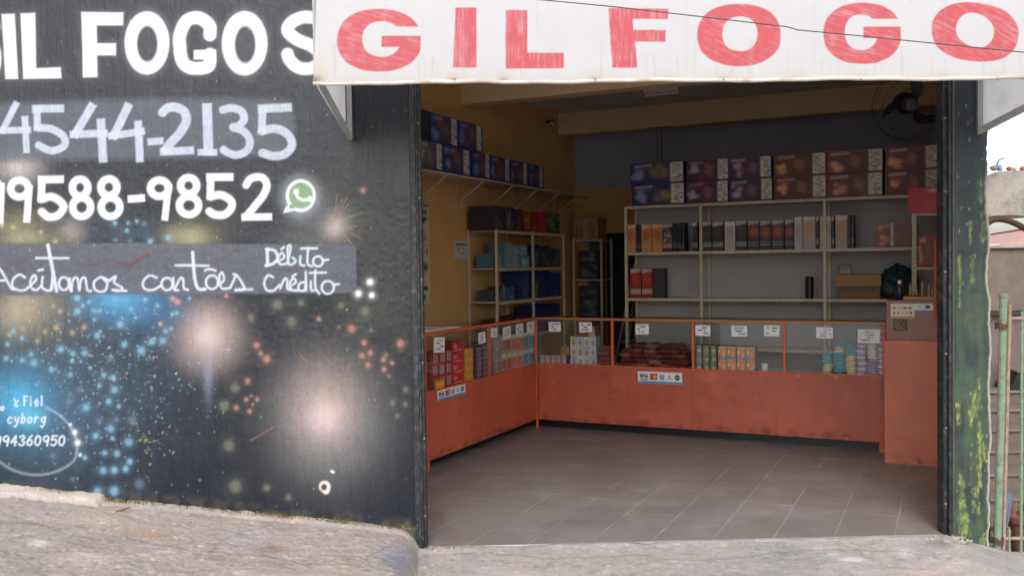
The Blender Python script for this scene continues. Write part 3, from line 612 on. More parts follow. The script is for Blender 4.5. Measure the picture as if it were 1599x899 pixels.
# ------------------------------------------------------------------ pavement, entrance ramp, road
def concrete(X, Y, base, seed):
    a = fbm(X, Y, 1.2, seed); b = fbm(X, Y, 9, seed + 10); d = fbm(X * .8, Y * 1.5, 5, seed + 20); e = .5 * fbm(X, Y, 55, seed + 30, 3) + .5 * vnoise(X, Y, 118, seed + 34)
    C = np.zeros(X.shape + (3,)); C[:] = base
    C *= (.70 + .30 * a + .22 * b + .50 * (e - .5) + .12)[..., None]
    m = np.clip(d * 3.2 - 1.75, 0, 1)[..., None]; C = C * (1 - .45 * m) + np.array(c(206, 186, 178)) * .45 * m
    m = np.clip(1.35 - d * 3.2, 0, 1)[..., None]; C = C * (1 - .45 * m) + np.array(c(122, 112, 102)) * .45 * m
    return C
us = np.concatenate([np.arange(-6, -2.75, .06), np.arange(-2.75, 0.0, .0075)]); os_ = np.concatenate([np.arange(-.03, 1.2, .0075), np.arange(1.2, 1.5, .0125), np.arange(1.5, 2.41, .05)])
U, O = np.meshgrid(us, os_)
ztop = 0.088 - 0.120 * U - 0.03 * O
drop = np.clip((U + 0.20 - .03 * O) / 0.19, 0, 1); drop = drop ** 2.8
zp = ztop - drop * (ztop + .10 + .13 * O) + (fbm(U, O, 5, 201) - .5) * .022 + (fbm(U, O, 26, 205) - .5) * .009
lip = np.clip((.075 + .03 * (fbm(U, O, 12, 207) - .5) - O) / .012, 0, 1) * np.clip((-1.78 - U + .1 * (fbm(U, O, 9, 208) - .5)) / .03, 0, 1)
zp += lip * .028 + (fbm(U, O, 60, 209, 2) - .5) * .006
zp += np.clip(.06 - O, 0, .06) * .35                           # mortar fillet against the wall
C = concrete(U, O, c(166, 155, 146), 211)
pv = Cv(*project(F0[0] + FU[0] * U + FN[0] * O, F0[1] + FU[1] * U + FN[1] * O, zp), (0, 0, 0)); pv.C = C
for x, y, sx, sy, col, a in ((212, 830, 24, 5, c(184, 150, 122), .5), (238, 834, 18, 3, c(196, 146, 112), .6), (160, 815, 30, 8, c(198, 170, 140), .35), (440, 858, 11, 2.5, c(176, 142, 98), .7), (425, 854, 10, 3, c(120, 96, 70), .6), (530, 875, 14, 4, c(180, 154, 128), .4), (618, 868, 22, 14, c(128, 134, 150), .65), (630, 880, 16, 12, c(120, 128, 150), .5),
                              (60, 848, 14, 4, c(232, 222, 214), .6), (130, 870, 40, 6, c(222, 208, 202), .35), (300, 815, 50, 8, c(176, 164, 152), .4), (375, 838, 25, 7, c(170, 172, 176), .4), (330, 850, 40, 5, c(150, 136, 118), .35), (560, 848, 50, 8, c(170, 160, 152), .35)):
    pv.glow(x, y, sx, sy, col, a, 2.4, .35)
pv.C = pv.C * (1 - .5 * lip[..., None]) + np.array(c(214, 200, 188)) * .5 * lip[..., None]
for k in range(420):
    x, y = rng.uniform(-60, 640), rng.uniform(775, 905); pv.glow(x, y, rng.uniform(.8, 5), rng.uniform(.5, 1.6), c(226, 212, 204) if rng.random() < .5 else c(104, 92, 82), rng.uniform(.15, .6), 2.5)
for q in ([(-40, 812), (60, 818), (120, 838), (220, 846), (330, 862), (420, 868), (470, 880), (560, 884), (640, 898)], [(120, 838), (150, 862), (140, 900)], [(330, 862), (350, 840), (420, 818), (440, 806)], [(400, 856), (412, 860), (428, 862), (446, 856)], [(560, 884), (585, 862), (610, 850)]):
    q = [(x + rng.normal(0, 2), y + rng.normal(0, 1.2)) for x, y in crom(q, 4)]; pv.stroke(q, .9, c(84, 74, 66), 1.6, .55, False)
wet = np.clip(1 - O / .035, 0, 1) * np.clip(fbm(U, O, 9, 231) * 2.4 - .8, 0, 1)
pv.C = pv.C * (1 - .7 * wet[..., None]) + np.array(c(104, 96, 66)) * .7 * wet[..., None]
pv.C = pv.C * (1 - .45 * drop[..., None]) + np.array(c(150, 148, 146)) * .45 * drop[..., None]
M_PAVE = mat('worn_pavement', 'attr', 0.85, 0.26, 110, 0.6, 220)
struct(grid_mesh(np.stack([U, -O, zp], -1), pv.C, 'pavement', M_PAVE, None, FAC))
us = np.concatenate([np.arange(-0.06, 3.30, .0085), np.arange(3.30, 9.0, .06)]); os_ = np.concatenate([np.arange(-.075, 0.9, .0085), np.arange(.9, 1.2, .0125), np.arange(1.2, 2.41, .05)])
U, O = np.meshgrid(us, os_)
zr = -0.006 - .012 * np.clip(O, 0, .2) - 0.125 * np.clip(O - .02, 0, 3) + (fbm(U, O, 4, 301) - .5) * .02 + (fbm(U, O, 26, 305) - .5) * .008
zr += np.clip(.045 - np.abs(O - .01), 0, .045) * .30 * (fbm(U, O, 8, 307) - .15)
zr -= np.clip((U - 3.0) / .4, 0, 1) * .12 + np.clip(U - 3.4, 0, 10) * .10
zr = np.where(O < -.03, np.minimum(zr, -.007), zr)
C = concrete(U, O, c(160, 154, 148), 311)
pr = Cv(*project(F0[0] + FU[0] * U + FN[0] * O, F0[1] + FU[1] * U + FN[1] * O, zr), (0, 0, 0)); pr.C = C
for x, y, sx, sy, col, a in ((1330, 873, 14, 3, c(226, 222, 216), .8), (1415, 862, 10, 5, c(214, 210, 204), .6), (1300, 865, 10, 2.5, c(214, 210, 204), .6), (1490, 880, 16, 8, c(200, 190, 176), .6), (1440, 892, 40, 4, c(206, 168, 160), .5), (1220, 870, 60, 12, c(140, 142, 142), .45), (800, 890, 40, 10, c(190, 176, 172), .4), (690, 870, 20, 8, c(196, 176, 166), .4), (1160, 850, 40, 6, c(150, 150, 148), .4), (1468, 848, 14, 6, c(110, 104, 92), .6)):
    pr.glow(x, y, sx, sy, col, a, 2.4, .4)
for k in range(260):
    x, y = rng.uniform(660, 1520), rng.uniform(846, 905); pr.glow(x, y, rng.uniform(.8, 5), rng.uniform(.5, 1.6), c(216, 208, 202) if rng.random() < .5 else c(96, 90, 86), rng.uniform(.12, .5), 2.5)
for q in ([(670, 868), (760, 862), (860, 872), (980, 866), (1100, 876), (1230, 862), (1340, 858), (1450, 868), (1500, 890)], [(1100, 876), (1130, 890), (1120, 905)], [(860, 872), (850, 905)], [(1340, 858), (1370, 880), (1450, 888)]):
    q = [(x + rng.normal(0, 2), y + rng.normal(0, 1.2)) for x, y in crom(q, 4)]; pr.stroke(q, .9, c(84, 78, 72), 1.6, .5, False)
ed = np.clip(1 - np.abs(O + .005) / .045, 0, 1) * np.clip(fbm(U, O, 14, 331) * 2.2 - .8, 0, 1)
pr.C = pr.C * (1 - .6 * ed[..., None]) + np.array(c(206, 196, 180)) * .6 * ed[..., None]
struct(grid_mesh(np.stack([U, -O, zr], -1), pr.C, 'entrance_ramp', M_PAVE, None, FAC))
xs = np.linspace(-90, 90, 91); ys = np.linspace(-90, 90, 91); X, Y = np.meshgrid(xs, ys)
Zg = -0.50 - 1.6 * np.tanh(X / 18.0)
Zg = np.where(Y > 3.5, -0.9 - 1.6 * np.tanh(X / 18.0), Zg)
struct(grid_mesh(np.stack([X, Y, Zg], -1), concrete(X, Y, c(168, 162, 154), 351), 'road', mat('worn_concrete_road', 'attr', .9, .2, 30, .5, 90), None, WORLD))
mb = MB()
for i in range(24):
    u0, u1 = -6 + i * .625, -6 + (i + 1) * .625 - .006
    z0 = (0.088 - 0.120 * u0 - .07 - .0) if u0 < -.1 else -.30 - .10 * max(u0 - 3.3, 0); z1 = (0.088 - 0.120 * u1 - .07) if u0 < -.1 else -.30 - .10 * max(u1 - 3.3, 0)
    mb.hexa([(u0, -2.55, z0 - .5), (u1, -2.55, z1 - .5), (u1, -2.40, z1 - .5), (u0, -2.40, z0 - .5), (u0, -2.55, z0), (u1, -2.55, z1), (u1, -2.40, z1), (u0, -2.40, z0)])
struct(build(mb, 'kerb', M_CONC, None, FAC))
# moss and weeds along the wall foot
mb = MB()
for i in range(650):
    k = rng.choice(6); u_, s_ = ((-2.12, .05), (-.78, .10), (-.50, .07), (-.15, .06), (-1.65, .12), (-1.0, .4))[k]
    u0 = rng.normal(u_, s_)
    if u0 > -.05: continue
    o = abs(rng.normal(0, .014)) + .004; h = rng.uniform(.006, .028) * (1.5 if k == 0 else 1); z0 = .088 - .12 * u0 - .004 + .018; a = rng.uniform(0, 2 * pi); w = rng.uniform(.002, .005)
    lx, ly = rng.normal(0, .01), rng.normal(-.004, .006)
    mb.add([(u0 - w * cos(a), -o - w * sin(a), z0), (u0 + w * cos(a), -o + w * sin(a), z0), (u0 + lx, min(-.005, -o + ly), z0 + h)], [(0, 1, 2)], c(*((112, 116, 64), (132, 122, 84), (96, 96, 60), (140, 118, 86))[rng.integers(4)]))
mo = build(mb, 'moss', mat('moss_green', 'attr', .9, .2, 30), None, FAC); struct(mo, 'stuff', 'short green moss and weeds along the foot of the mural wall', 'moss')

# ================================================================== THE THINGS
# ------------------------------------------------------------------ awning with the painted fascia
OA = 0.95
uL, zB = fac(489, 128, OA); uL = -0.415; uR = 3.20; zT = zB + 0.62
awn = thing('awning', 'white box awning with red hand painted lettering over the shop doorway', 'awning', FAC, ((uL + uR) / 2, -OA, zB))
us = np.arange(uL, uR + .001, .0032); zs = np.concatenate([np.arange(zB + .001, zB + .42, .0032), np.arange(zB + .43, zT + .001, .03)])
U, Z = np.meshgrid(us, zs)
bow = (fbm(U, Z, 2.2, 401) - .5) * .012
ax, ay = project(F0[0] + FU[0] * U + FN[0] * OA, F0[1] + FU[1] * U + FN[1] * OA, Z)
av = Cv(ax, ay, c(212, 211, 212)); RED = c(206, 66, 78)
av.C *= (.95 + .06 * fbm(ax, ay, .03, 403))[..., None]
def brush(mask, w, ang, seed):
    X, Y = av.X[w], av.Y[w]; s_, t_ = X * cos(ang) + Y * sin(ang), -X * sin(ang) + Y * cos(ang)
    n = .6 * fbm(s_ * .08, t_, .55, seed, 3) + .4 * fbm(X, Y, .05, seed + 5)
    av.mix(w, mask * np.clip(.96 - 1.1 * np.clip(n - .45, 0, 1), .66, .92), RED)
def el(w, x, y, rx, ry, rot=0):
    X, Y = av.X[w] - x, av.Y[w] - y; cr, sr = cos(rot), sin(rot); A_ = X * cr + Y * sr; B_ = -X * sr + Y * cr
    r = np.sqrt((A_ / rx) ** 2 + (B_ / ry) ** 2) ; r = (np.abs(A_ / rx) ** 2.25 + np.abs(B_ / ry) ** 2.25) ** (1 / 2.25)
    return (r - 1) * min(rx, ry)
def cov(d): return np.clip(.5 - d / 1.6, 0, 1)
def wob(w, seed): return (fbm(av.X[w], av.Y[w], .06, seed) - .5) * 4
q3 = lambda x, y: (480 + x / 2.809, y / 2.809); q4 = lambda x, y: (1000 + x / 2.669, y / 2.669)
def fpoly(pts, ang, seed):
    w = av.win(min(p[0] for p in pts) - 3, max(p[0] for p in pts) + 3, min(p[1] for p in pts) - 3, max(p[1] for p in pts) + 3)
    brush(cov(av.sdf_poly(pts, w) + wob(w, seed) * .4), w, ang, seed)
def fG(q, S, cx, cy, rx, ry, ix, iy, irx, iry, cutx, cut0, cut1, bar, seed):
    (x, y), (xi, yi) = q(cx, cy), q(ix, iy); w = av.win(x - rx / S - 4, x + rx / S + 4, y - ry / S - 4, y + ry / S + 4)
    X, Y = av.X[w], av.Y[w]; (c0x, c0y), (_, c1y) = q(cutx, cut0), q(cutx, cut1)
    d = np.maximum(el(w, x, y, rx / S, ry / S), -el(w, xi, yi, irx / S, iry / S)) + wob(w, seed) * .4
    xr = q(bar[2], 0)[0]; d = np.maximum(d, X - xr)
    cut = np.maximum(np.maximum(c0x - X, c0y - Y), Y - c1y); d = np.maximum(d, -cut)
    (b0x, b0y), (b1x, b1y) = q(bar[0], bar[1]), q(bar[2], bar[3]); b = np.maximum(np.maximum(b0x - X, X - b1x), np.maximum(b0y - Y, Y - b1y))
    brush(cov(np.minimum(d, b)), w, .3, seed)
def fO(q, S, cx, cy, rx, ry, ix, iy, irx, iry, seed, rot=0, irot=0):
    (x, y), (xi, yi) = q(cx, cy), q(ix, iy); m = max(rx, ry) / S + 6; w = av.win(x - m, x + m, y - m, y + m)
    brush(cov(np.maximum(el(w, x, y, rx / S, ry / S, rot), -el(w, xi, yi, irx / S, iry / S, irot)) + wob(w, seed) * .4), w, .5, seed)
fG(q3, 2.809, 315, 178, 185, 137, 325, 172, 84, 78, 380, 118, 158, (325, 158, 497, 207), 411)
fpoly([q3(650, 35), q3(742, 35), q3(742, 298), q3(638, 298)], pi / 2, 412)
fpoly([q3(870, 45), q3(965, 45), q3(965, 232), q3(1125, 232), q3(1125, 300), q3(870, 303)], pi / 2, 413)
fpoly([(950, 12.5), (1044, 14), (1043, 30), (988, 30), (989, 47), (1040, 47), (1039, 65.5), (992, 65.5), (995.5, 106), (956, 106)], pi / 2, 414)
fO(q4, 2.669, 411, 147, 174, 130, 415, 142, 73, 72, 415)
fG(q4, 2.669, 925, 140, 163, 127, 920, 135, 68, 74, 950, 80, 113, (930, 112, 1085, 160), 416)
fO(q4, 2.669, 1395, 135, 182, 122, 1395, 127, 80, 68, 417, .12, .45)
w = av.win(1600, 1760, -20, 130); sd_ = av.stroke_d(crom([(1712, 30), (1680, 16), (1640, 22), (1632, 42), (1665, 56), (1705, 68), (1708, 90), (1675, 102), (1630, 92)]), w) - 15; brush(cov(sd_), w, .4, 418)
for x in (600, 838, 1070, 1270, 1475): av.stroke([(x, -120), (x + 2, 124)], 1.6, c(176, 174, 170), 2.5, .22, False)      # sheet seams
for k in range(46):
    x = rng.uniform(495, 1700); av.stroke([(x, rng.uniform(60, 105)), (x + rng.normal(0, 1), 122)], rng.uniform(1, 4), c(176, 160, 134), 4, rng.uniform(.06, .3), False)
# grime on the lower hem
hem = np.clip((ay - 108 - 6 * fbm(ax, ay * 0, .02, 421)) / 18, 0, 1) * (.25 + .75 * fbm(ax, ay, .05, 423))
av.C = av.C * (1 - .5 * hem[..., None]) + np.array(c(196, 184, 166)) * .5 * hem[..., None]
for x in (490, 710, 790, 930, 1040, 1130, 1240, 1345, 1470, 1560):
    av.glow(x + rng.normal(0, 3), 124, 5, 2.5, c(132, 92, 72), .6, 2); av.glow(x, 118, 12, 6, c(200, 186, 160), .4, 2)
av.glow(496, 115, 10, 22, c(206, 196, 176), .6, 2); av.glow(492, 124, 8, 4, c(120, 96, 78), .6, 2)
M_SIGN = translucent(mat('white_sign_sheet', 'attr', 0.55, 0.02, 10, .03, 30), .28)
fascia = grid_mesh(np.stack([U + .020 * np.clip((Z - zB) / .37, 0, 1.6) * np.clip(1 - (U - uL) / .08, 0, 1), -OA - bow * .5, Z], -1), av.C, 'fascia', M_SIGN, awn, FAC)
M_SHEET = mat('white_awning_sheet', c(248, 247, 245), .6, .03, 4, stain=c(206, 198, 182), sscale=3, samount=.35); translucent(M_SHEET, .85)
zW = fac(548, 205, 0)[1] - .02
for uu in (uL, uR - .004):
    mb = MB(); mb.hexa([(uu, -OA + .003, zB), (uu + .004, -OA + .003, zB), (uu + .004, -.02, zW), (uu, -.02, zW), (uu, -OA + .003, zT), (uu + .004, -OA + .003, zT), (uu + .004, -.02, zT + .25), (uu, -.02, zT + .25)]); build(mb, 'side_panel', M_SHEET, awn, FAC)
    ui = uu + (.016 if uu < 0 else -.030)
    mb = MB(); mb.hexa([(ui, -OA + .004, zB - .012), (ui + .02, -OA + .004, zB - .012), (ui + .02, -.004, zW - .035), (ui, -.004, zW - .035), (ui, -OA + .004, zB + .016), (ui + .02, -OA + .004, zB + .016), (ui + .02, -.004, zW), (ui, -.004, zW)]); build(mb, 'brace', mat('grey_painted_brace', c(176, 178, 172), .6, .12, 12, stain=c(120, 108, 96), sscale=8, samount=.6), awn, FAC)
    mb = MB(); mb.box(ui - .004, ui + .024, -.03, -.003, zW - .02, zT + .2); mb.tube([(ui + .01, -.034, zW + .06), (ui + .01, -.028, zW + .06)], .007); build(mb, 'wall_bar', M_ALU, awn, FAC)
mb = MB(); mb.hexa([(uL + .005, -OA + .004, zT - .004), (uR - .005, -OA + .004, zT - .004), (uR - .005, -.005, zT + .246), (uL + .005, -.005, zT + .246), (uL + .005, -OA + .004, zT), (uR - .005, -OA + .004, zT), (uR - .005, -.005, zT + .25), (uL + .005, -.005, zT + .25)]); build(mb, 'roof_sheet', M_SHEET, awn, FAC)
xs_ = np.linspace(uL - .004, uR + .004, 60); mb = MB()
mb.tube([(x, -OA + .008, zB - .004 + .003 * sin(x * 7) + .0015 * sin(x * 23)) for x in xs_], .010, 8)
build(mb, 'hem_rail', mat('rusty_white_rail', c(214, 206, 194), .6, .1, 10, .2, 60, stain=c(130, 78, 64), sscale=9, samount=.75, stretch=(1, 3, 3)), awn, FAC, smooth=True)
for x in (490, 710, 930, 1130, 1345, 1560):
    u_, z_ = fac(x, 124, OA + .003); mb = MB(); mb.tube([(u_, -OA, z_), (u_, -OA - .006, z_)], [.006, .0045], 8); build(mb, 'rivet', M_RUSTP, fascia, FAC)
# ------------------------------------------------------------------ cable crossing in front of the awning
pts = []
for x, y in ((700, -14), (845, 0), (960, 11), (1100, 27), (1228, 42), (1234, 43.5), (1245, 47), (1330, 55), (1450, 67), (1599, 82), (1760, 97)):
    u_, z_ = fac(x, y, OA + .35); pts.append((u_, -OA - .35, z_))
p3 = [np.array(q) for q in pts]; p3 = [tuple(p3[0] + (p3[0] - p3[1]) * 6)] + [tuple(q) for q in p3] + [tuple(p3[-1] + (p3[-1] - p3[-2]) * 6)]
mb = MB(); mb.tube(p3, .0023, 6); tag(build(mb, 'overhead_cable', mat('weathered_cable', c(74, 74, 76), .6, .1, 10), None, FAC, smooth=True), 'thin black cable stretched in front of the awning lettering', 'cable')

# ------------------------------------------------------------------ printed boxes
def panel(nx, ny, fn):
    X, Y = np.meshgrid(np.linspace(0, 1, nx), np.linspace(0, 1, ny)); v = Cv(X, Y, (.5, .5, .5)); fn(v); return v.C
def pbox(name, label, cat, frame, x0, x1, z0, z1, y0, depth, fn, sidecol, group=None, nx=28, ny=18, tilt=0.0):
    """box whose printed front (at y = y0, facing -y) is painted by fn over (0..1 right, 0..1 down)"""
    C = panel(nx, ny, fn); w, h = x1 - x0, z1 - z0; mb = MB()
    X, Y = np.meshgrid(np.linspace(-w / 2, w / 2, nx), np.linspace(h, 0, ny))
    idx = np.arange(nx * ny).reshape(ny, nx)
    mb.add(np.stack([X, X * 0, Y], -1).reshape(-1, 3), [(idx[j, i], idx[j + 1, i], idx[j + 1, i + 1], idx[j, i + 1]) for j in range(ny - 1) for i in range(nx - 1)], C.reshape(-1, 3))
    sc_ = np.array(sidecol); a, b = -w / 2, w / 2
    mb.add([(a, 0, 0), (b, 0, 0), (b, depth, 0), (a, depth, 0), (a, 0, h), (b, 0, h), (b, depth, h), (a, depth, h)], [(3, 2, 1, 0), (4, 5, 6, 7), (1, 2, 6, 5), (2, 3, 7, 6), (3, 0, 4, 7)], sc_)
    fr = frame @ Matrix.Translation(Vector(((x0 + x1) / 2, y0, z0))) @ Matrix.Rotation(tilt, 4, 'Z')
    return tag(build(mb, name, PAINTED, None, fr, center=False), label, cat, group)
WHT = c(222, 220, 214); INK = c(60, 58, 60)
def bars(v, x0, y0, x1, y1, n, col=INK, seed=0, th=None):
    r = np.random.default_rng(seed); h = (y1 - y0) / n
    for i in range(n):
        ya = y0 + i * h; xe = x1 - r.uniform(0, .35) * (x1 - x0) * (i % 2)
        for k in range(int(r.integers(2, 5))):
            a = x0 + (xe - x0) * r.uniform(0, .8); v.rect(a, ya + h * .25, min(xe, a + (x1 - x0) * r.uniform(.15, .4)), ya + h * .7, col, .02, .75)
def carton(base, mid, spot, spot2, txt, lab=(.76, .97), seed=0):
    def f(v):
        r = np.random.default_rng(seed); v.C[:] = base; v.C *= (.8 + .4 * fbm(v.X * 4, v.Y * 3, 1.5, seed))[..., None]
        ox, oy = r.normal(0, .05), r.normal(0, .04); v.glow(.5 + ox, .55 + oy, .26, .42, mid, .8, 3, 0)
        for i in range(7): v.glow(.17 + ox * .6 + r.normal(0, .05), .62 + oy + r.normal(0, .14), r.uniform(.03, .07), r.uniform(.06, .12), spot, .75, 3)
        for i in range(5): v.glow(.5 + r.normal(0, .1), .5 + r.normal(0, .2), .05, .1, spot2, .55, 2)
        for i in range(6): v.ell(.1 + i * .055, .16 - i * .006, .024, .06, txt, .03, .8)
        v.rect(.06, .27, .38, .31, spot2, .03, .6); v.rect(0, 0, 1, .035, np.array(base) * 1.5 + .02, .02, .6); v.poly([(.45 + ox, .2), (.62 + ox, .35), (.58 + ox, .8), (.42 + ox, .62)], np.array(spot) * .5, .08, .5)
        if lab: v.rect(lab[0], .04, lab[1], .94, WHT, .02); bars(v, lab[0] + .015, .08, lab[1] - .015, .9, 9, seed=seed); v.rect(lab[1] - .06, .62, lab[1] - .02, .7, c(30, 30, 34), .01)
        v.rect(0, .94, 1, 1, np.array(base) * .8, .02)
    return f
KA = dict(nx=36, ny=24)
# cartons on top of the back shelving
SF = 1.25                                  # front of the back shelving (e2)
s_ = 3.075
stackx = [(82, 338), (346, 549), (551, 760), (763, 1017), (1021, 1293), (1298, 1560)]
kinds = [(c(46, 56, 112), c(52, 66, 76), c(150, 160, 200), c(196, 150, 60), c(190, 190, 214), 'blue'), (c(66, 50, 78), c(72, 56, 62), c(182, 170, 196), c(170, 56, 70), c(160, 140, 170), 'purple'), (c(60, 52, 84), c(56, 58, 60), c(180, 172, 204), c(150, 60, 76), c(196, 190, 206), 'purple and grey'),
         (c(112, 52, 50), c(70, 74, 66), c(236, 176, 120), c(140, 44, 48), c(206, 170, 160), 'red'), (c(116, 52, 52), c(70, 76, 70), c(240, 176, 128), c(150, 50, 56), c(220, 190, 180), 'red'), (c(120, 54, 54), c(72, 78, 80), c(244, 178, 132), c(150, 54, 60), c(226, 190, 184), 'red')]
ordn = ['first', 'second', 'third', 'fourth', 'fifth', 'sixth', 'seventh', 'eighth', 'ninth']
for i, ((a, b), k) in enumerate(zip(stackx, kinds)):
    x0 = back(960 + a / s_, 320, SF)[0]; x1 = back(960 + b / s_, 310, SF)[0]
    for r_ in range(2):
        z0 = 2.200 + r_ * .2235; jit = rng.normal(0, .004)
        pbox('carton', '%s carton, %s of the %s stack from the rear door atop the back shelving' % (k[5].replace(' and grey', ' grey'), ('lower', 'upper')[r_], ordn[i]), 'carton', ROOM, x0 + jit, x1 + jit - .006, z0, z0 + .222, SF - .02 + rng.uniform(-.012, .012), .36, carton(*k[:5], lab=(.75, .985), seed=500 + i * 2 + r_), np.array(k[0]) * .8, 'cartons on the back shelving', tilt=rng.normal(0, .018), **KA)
# back shelving unit
bs = thing('shelving_unit', 'long cream metal shelving with pale back panel behind the orange counter', 'shelf', ROOM, (1.9, SF, 0))
BZ = (2.183, 1.690, 1.203, 0.70, 0.15)
for z in BZ:
    mb = MB(); mb.box(.505, 3.66, SF, SF + .37, z, z + .016, .002); mb.box(.505, 3.66, SF - .002, SF + .012, z - .014, z + .017, .002); build(mb, 'shelf_board', M_CREAM, bs, ROOM)
for x in (.49, 1.30, 2.515, 3.62):
    mb = MB(); mb.box(x, x + .030, SF - .014, SF + .02, 0, 2.2, .002); build(mb, 'post', M_CREAM, bs, ROOM)
    mb = MB(); mb.box(x, x + .030, SF + .34, SF + .37, 0, 2.2, .002); build(mb, 'post', M_CREAM, bs, ROOM)
mb = MB(); mb.box(.50, 3.65, SF + .375, SF + .385, .15, 2.18); build(mb, 'back_panel', M_PANEL, bs, ROOM)
# tall packs on the second board
def pack(body, top, mid, low, seed=0, speck=False):
    def f(v):
        r = np.random.default_rng(seed); v.C[:] = body
        v.poly([(0, 0), (1, 0), (1, .10), (0, .17)], top, .04)
        v.glow(.5, .40, .34, .16, mid, .9, 3); v.rect(0, .70, 1, .86, low, .05, .9)
        for i in range(3): v.rect(.08, .74 + i * .07, .92, .76 + i * .07, WHT, .02, .45)
        if speck:
            for i in range(26): v.ell(r.uniform(.08, .92), r.uniform(.2, .66), .05, .02, WHT, .03, .8)
        v.C *= (.85 + .3 * fbm(v.X * 3, v.Y * 6, 1, seed))[..., None]
    return f
ORA = (c(206, 150, 92), c(226, 200, 176), c(190, 96, 66), c(206, 140, 66)); DRK = (c(44, 44, 54), c(60, 60, 66), c(60, 60, 80), c(60, 50, 50)); DOT = (c(50, 50, 80), c(180, 180, 190), c(60, 60, 90), c(196, 110, 60))
BLK = (c(40, 40, 44), c(200, 190, 186), c(70, 66, 76), c(120, 132, 120)); WPK = (c(196, 190, 190), c(222, 220, 216), c(186, 172, 166), c(172, 186, 178)); NVY = (c(52, 44, 56), c(190, 180, 176), c(176, 92, 56), c(40, 54, 100)); WOR = (c(180, 170, 170), c(224, 220, 216), c(206, 150, 96), c(170, 156, 176))
row = [(61, 105, ORA, 'orange and cream'), (106, 117, DRK, 'thin dark'), (118, 129, DRK, 'thin dark'), (131, 180, ORA, 'orange and cream'), (181, 230, ORA, 'orange and cream'), (231, 281, DOT, 'navy pack with white dots and orange foot'), (283, 296, DRK, 'thin dark'), (298, 309, DRK, 'thin dark'), (311, 322, DRK, 'thin dark'), (324, 336, DRK, 'thin dark'),
       (375, 400, BLK, 'black and white'), (417, 469, BLK, 'black and white'), (471, 525, BLK, 'black and white'), (528, 580, WPK, 'plain white'), (583, 637, BLK, 'black and white'), (640, 696, NVY, 'navy and orange'), (698, 754, NVY, 'navy and orange'), (756, 814, NVY, 'navy and orange'), (817, 861, NVY, 'navy and orange'), (864, 904, WPK, 'plain white'), (906, 966, WOR, 'white and gold'), (968, 983, BLK, 'thin black'), (985, 1008, WPK, 'plain white'), (1016, 1040, WPK, 'plain white'), (1042, 1056, BLK, 'thin black'), (1060, 1119, WOR, 'white and gold'), (1121, 1134, DRK, 'thin dark'), (1136, 1150, DRK, 'thin dark')]
prev = 'the pale end of the board beside the doorway'
for i, (a, b, k, nm) in enumerate(row):
    x0 = back(960 + a / s_, 390, SF + .05)[0]; x1 = back(960 + b / s_, 390, SF + .05)[0]; h = .298 + (.02 if a > 860 else 0) + rng.uniform(-.004, .004)
    if a == 231: lab = 'navy firework pack with white dots on the second board of the back shelving'
    else: lab = '%s upright firework pack, number %d from the doorway on the second board of the back shelving' % (nm, i + 1)
    lab = ' '.join(lab.split()[:16])
    if a != 231: lab = '%s firework pack, %s from the rear door along the second back shelf' % (nm, ('first', 'second', 'third', 'fourth', 'fifth', 'sixth', 'seventh', 'eighth', 'ninth', 'tenth', 'eleventh', 'twelfth', 'thirteenth', 'fourteenth', 'fifteenth', 'sixteenth', 'seventeenth', 'eighteenth', 'nineteenth', 'twentieth', 'twenty-first', 'twenty-second', 'twenty-third', 'twenty-fourth', 'twenty-fifth', 'twenty-sixth', 'twenty-seventh', 'twenty-eighth')[i])
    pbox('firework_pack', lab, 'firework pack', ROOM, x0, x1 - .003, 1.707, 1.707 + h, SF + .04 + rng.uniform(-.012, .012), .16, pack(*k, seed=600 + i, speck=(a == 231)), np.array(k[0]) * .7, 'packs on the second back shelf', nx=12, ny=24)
x0, x1 = back(960 + 1257 / s_, 350, SF + .05)[0], back(960 + 1421 / s_, 350, SF + .05)[0]
pbox('carton', 'wide reddish carton alone at the right end of the second back shelf', 'carton', ROOM, x0, x1, 1.707, 1.945, SF + .05, .28, carton(c(150, 100, 96), c(110, 96, 92), c(226, 160, 110), c(170, 100, 90), c(200, 180, 176), lab=(.42, .50), seed=640), c(110, 60, 56), **KA)
# third board
REDP = (c(150, 46, 40), c(196, 180, 172), c(206, 70, 46), c(190, 176, 168))
for a, b, k, nm in ((75, 127, REDP, 'red firework pack standing nearest the rear door on the third back shelf'), (130, 182, REDP, 'red firework pack between another red pack and a dark pack'), (185, 237, DRK, 'plain dark firework pack beside two red ones on the third back shelf')):
    x0, x1 = back(960 + a / s_, 450, SF + .05)[0], back(960 + b / s_, 450, SF + .05)[0]
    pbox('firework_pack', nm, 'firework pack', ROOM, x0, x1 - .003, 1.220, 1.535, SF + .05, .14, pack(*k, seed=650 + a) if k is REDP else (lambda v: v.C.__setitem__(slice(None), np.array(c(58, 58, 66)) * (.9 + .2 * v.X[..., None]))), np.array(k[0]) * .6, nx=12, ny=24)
x = back(960 + 935 / s_, 450, SF + .12)[0]
mb = MB(); mb.lathe([(.036, 1.220), (.040, 1.224), (.040, 1.43), (.037, 1.436)], x, SF + .12, 20); tag(build(mb, 'black_tube', M_BLACK, None, ROOM, smooth=False), 'short black tube standing alone on the third back shelf', 'tube')
x0, x1 = back(960 + 1062 / s_, 450, SF + .03)[0], back(960 + 1280 / s_, 450, SF + .03)[0]
t = thing('wooden_box', 'low brown box with a dark slot on the third back shelf', 'box', ROOM, ((x0 + x1) / 2, SF + .15, 1.22))
mb = MB(); mb.box(x0, x1, SF + .03, SF + .30, 1.335, 1.455, .004); build(mb, 'lid', M_CARD, t, ROOM)
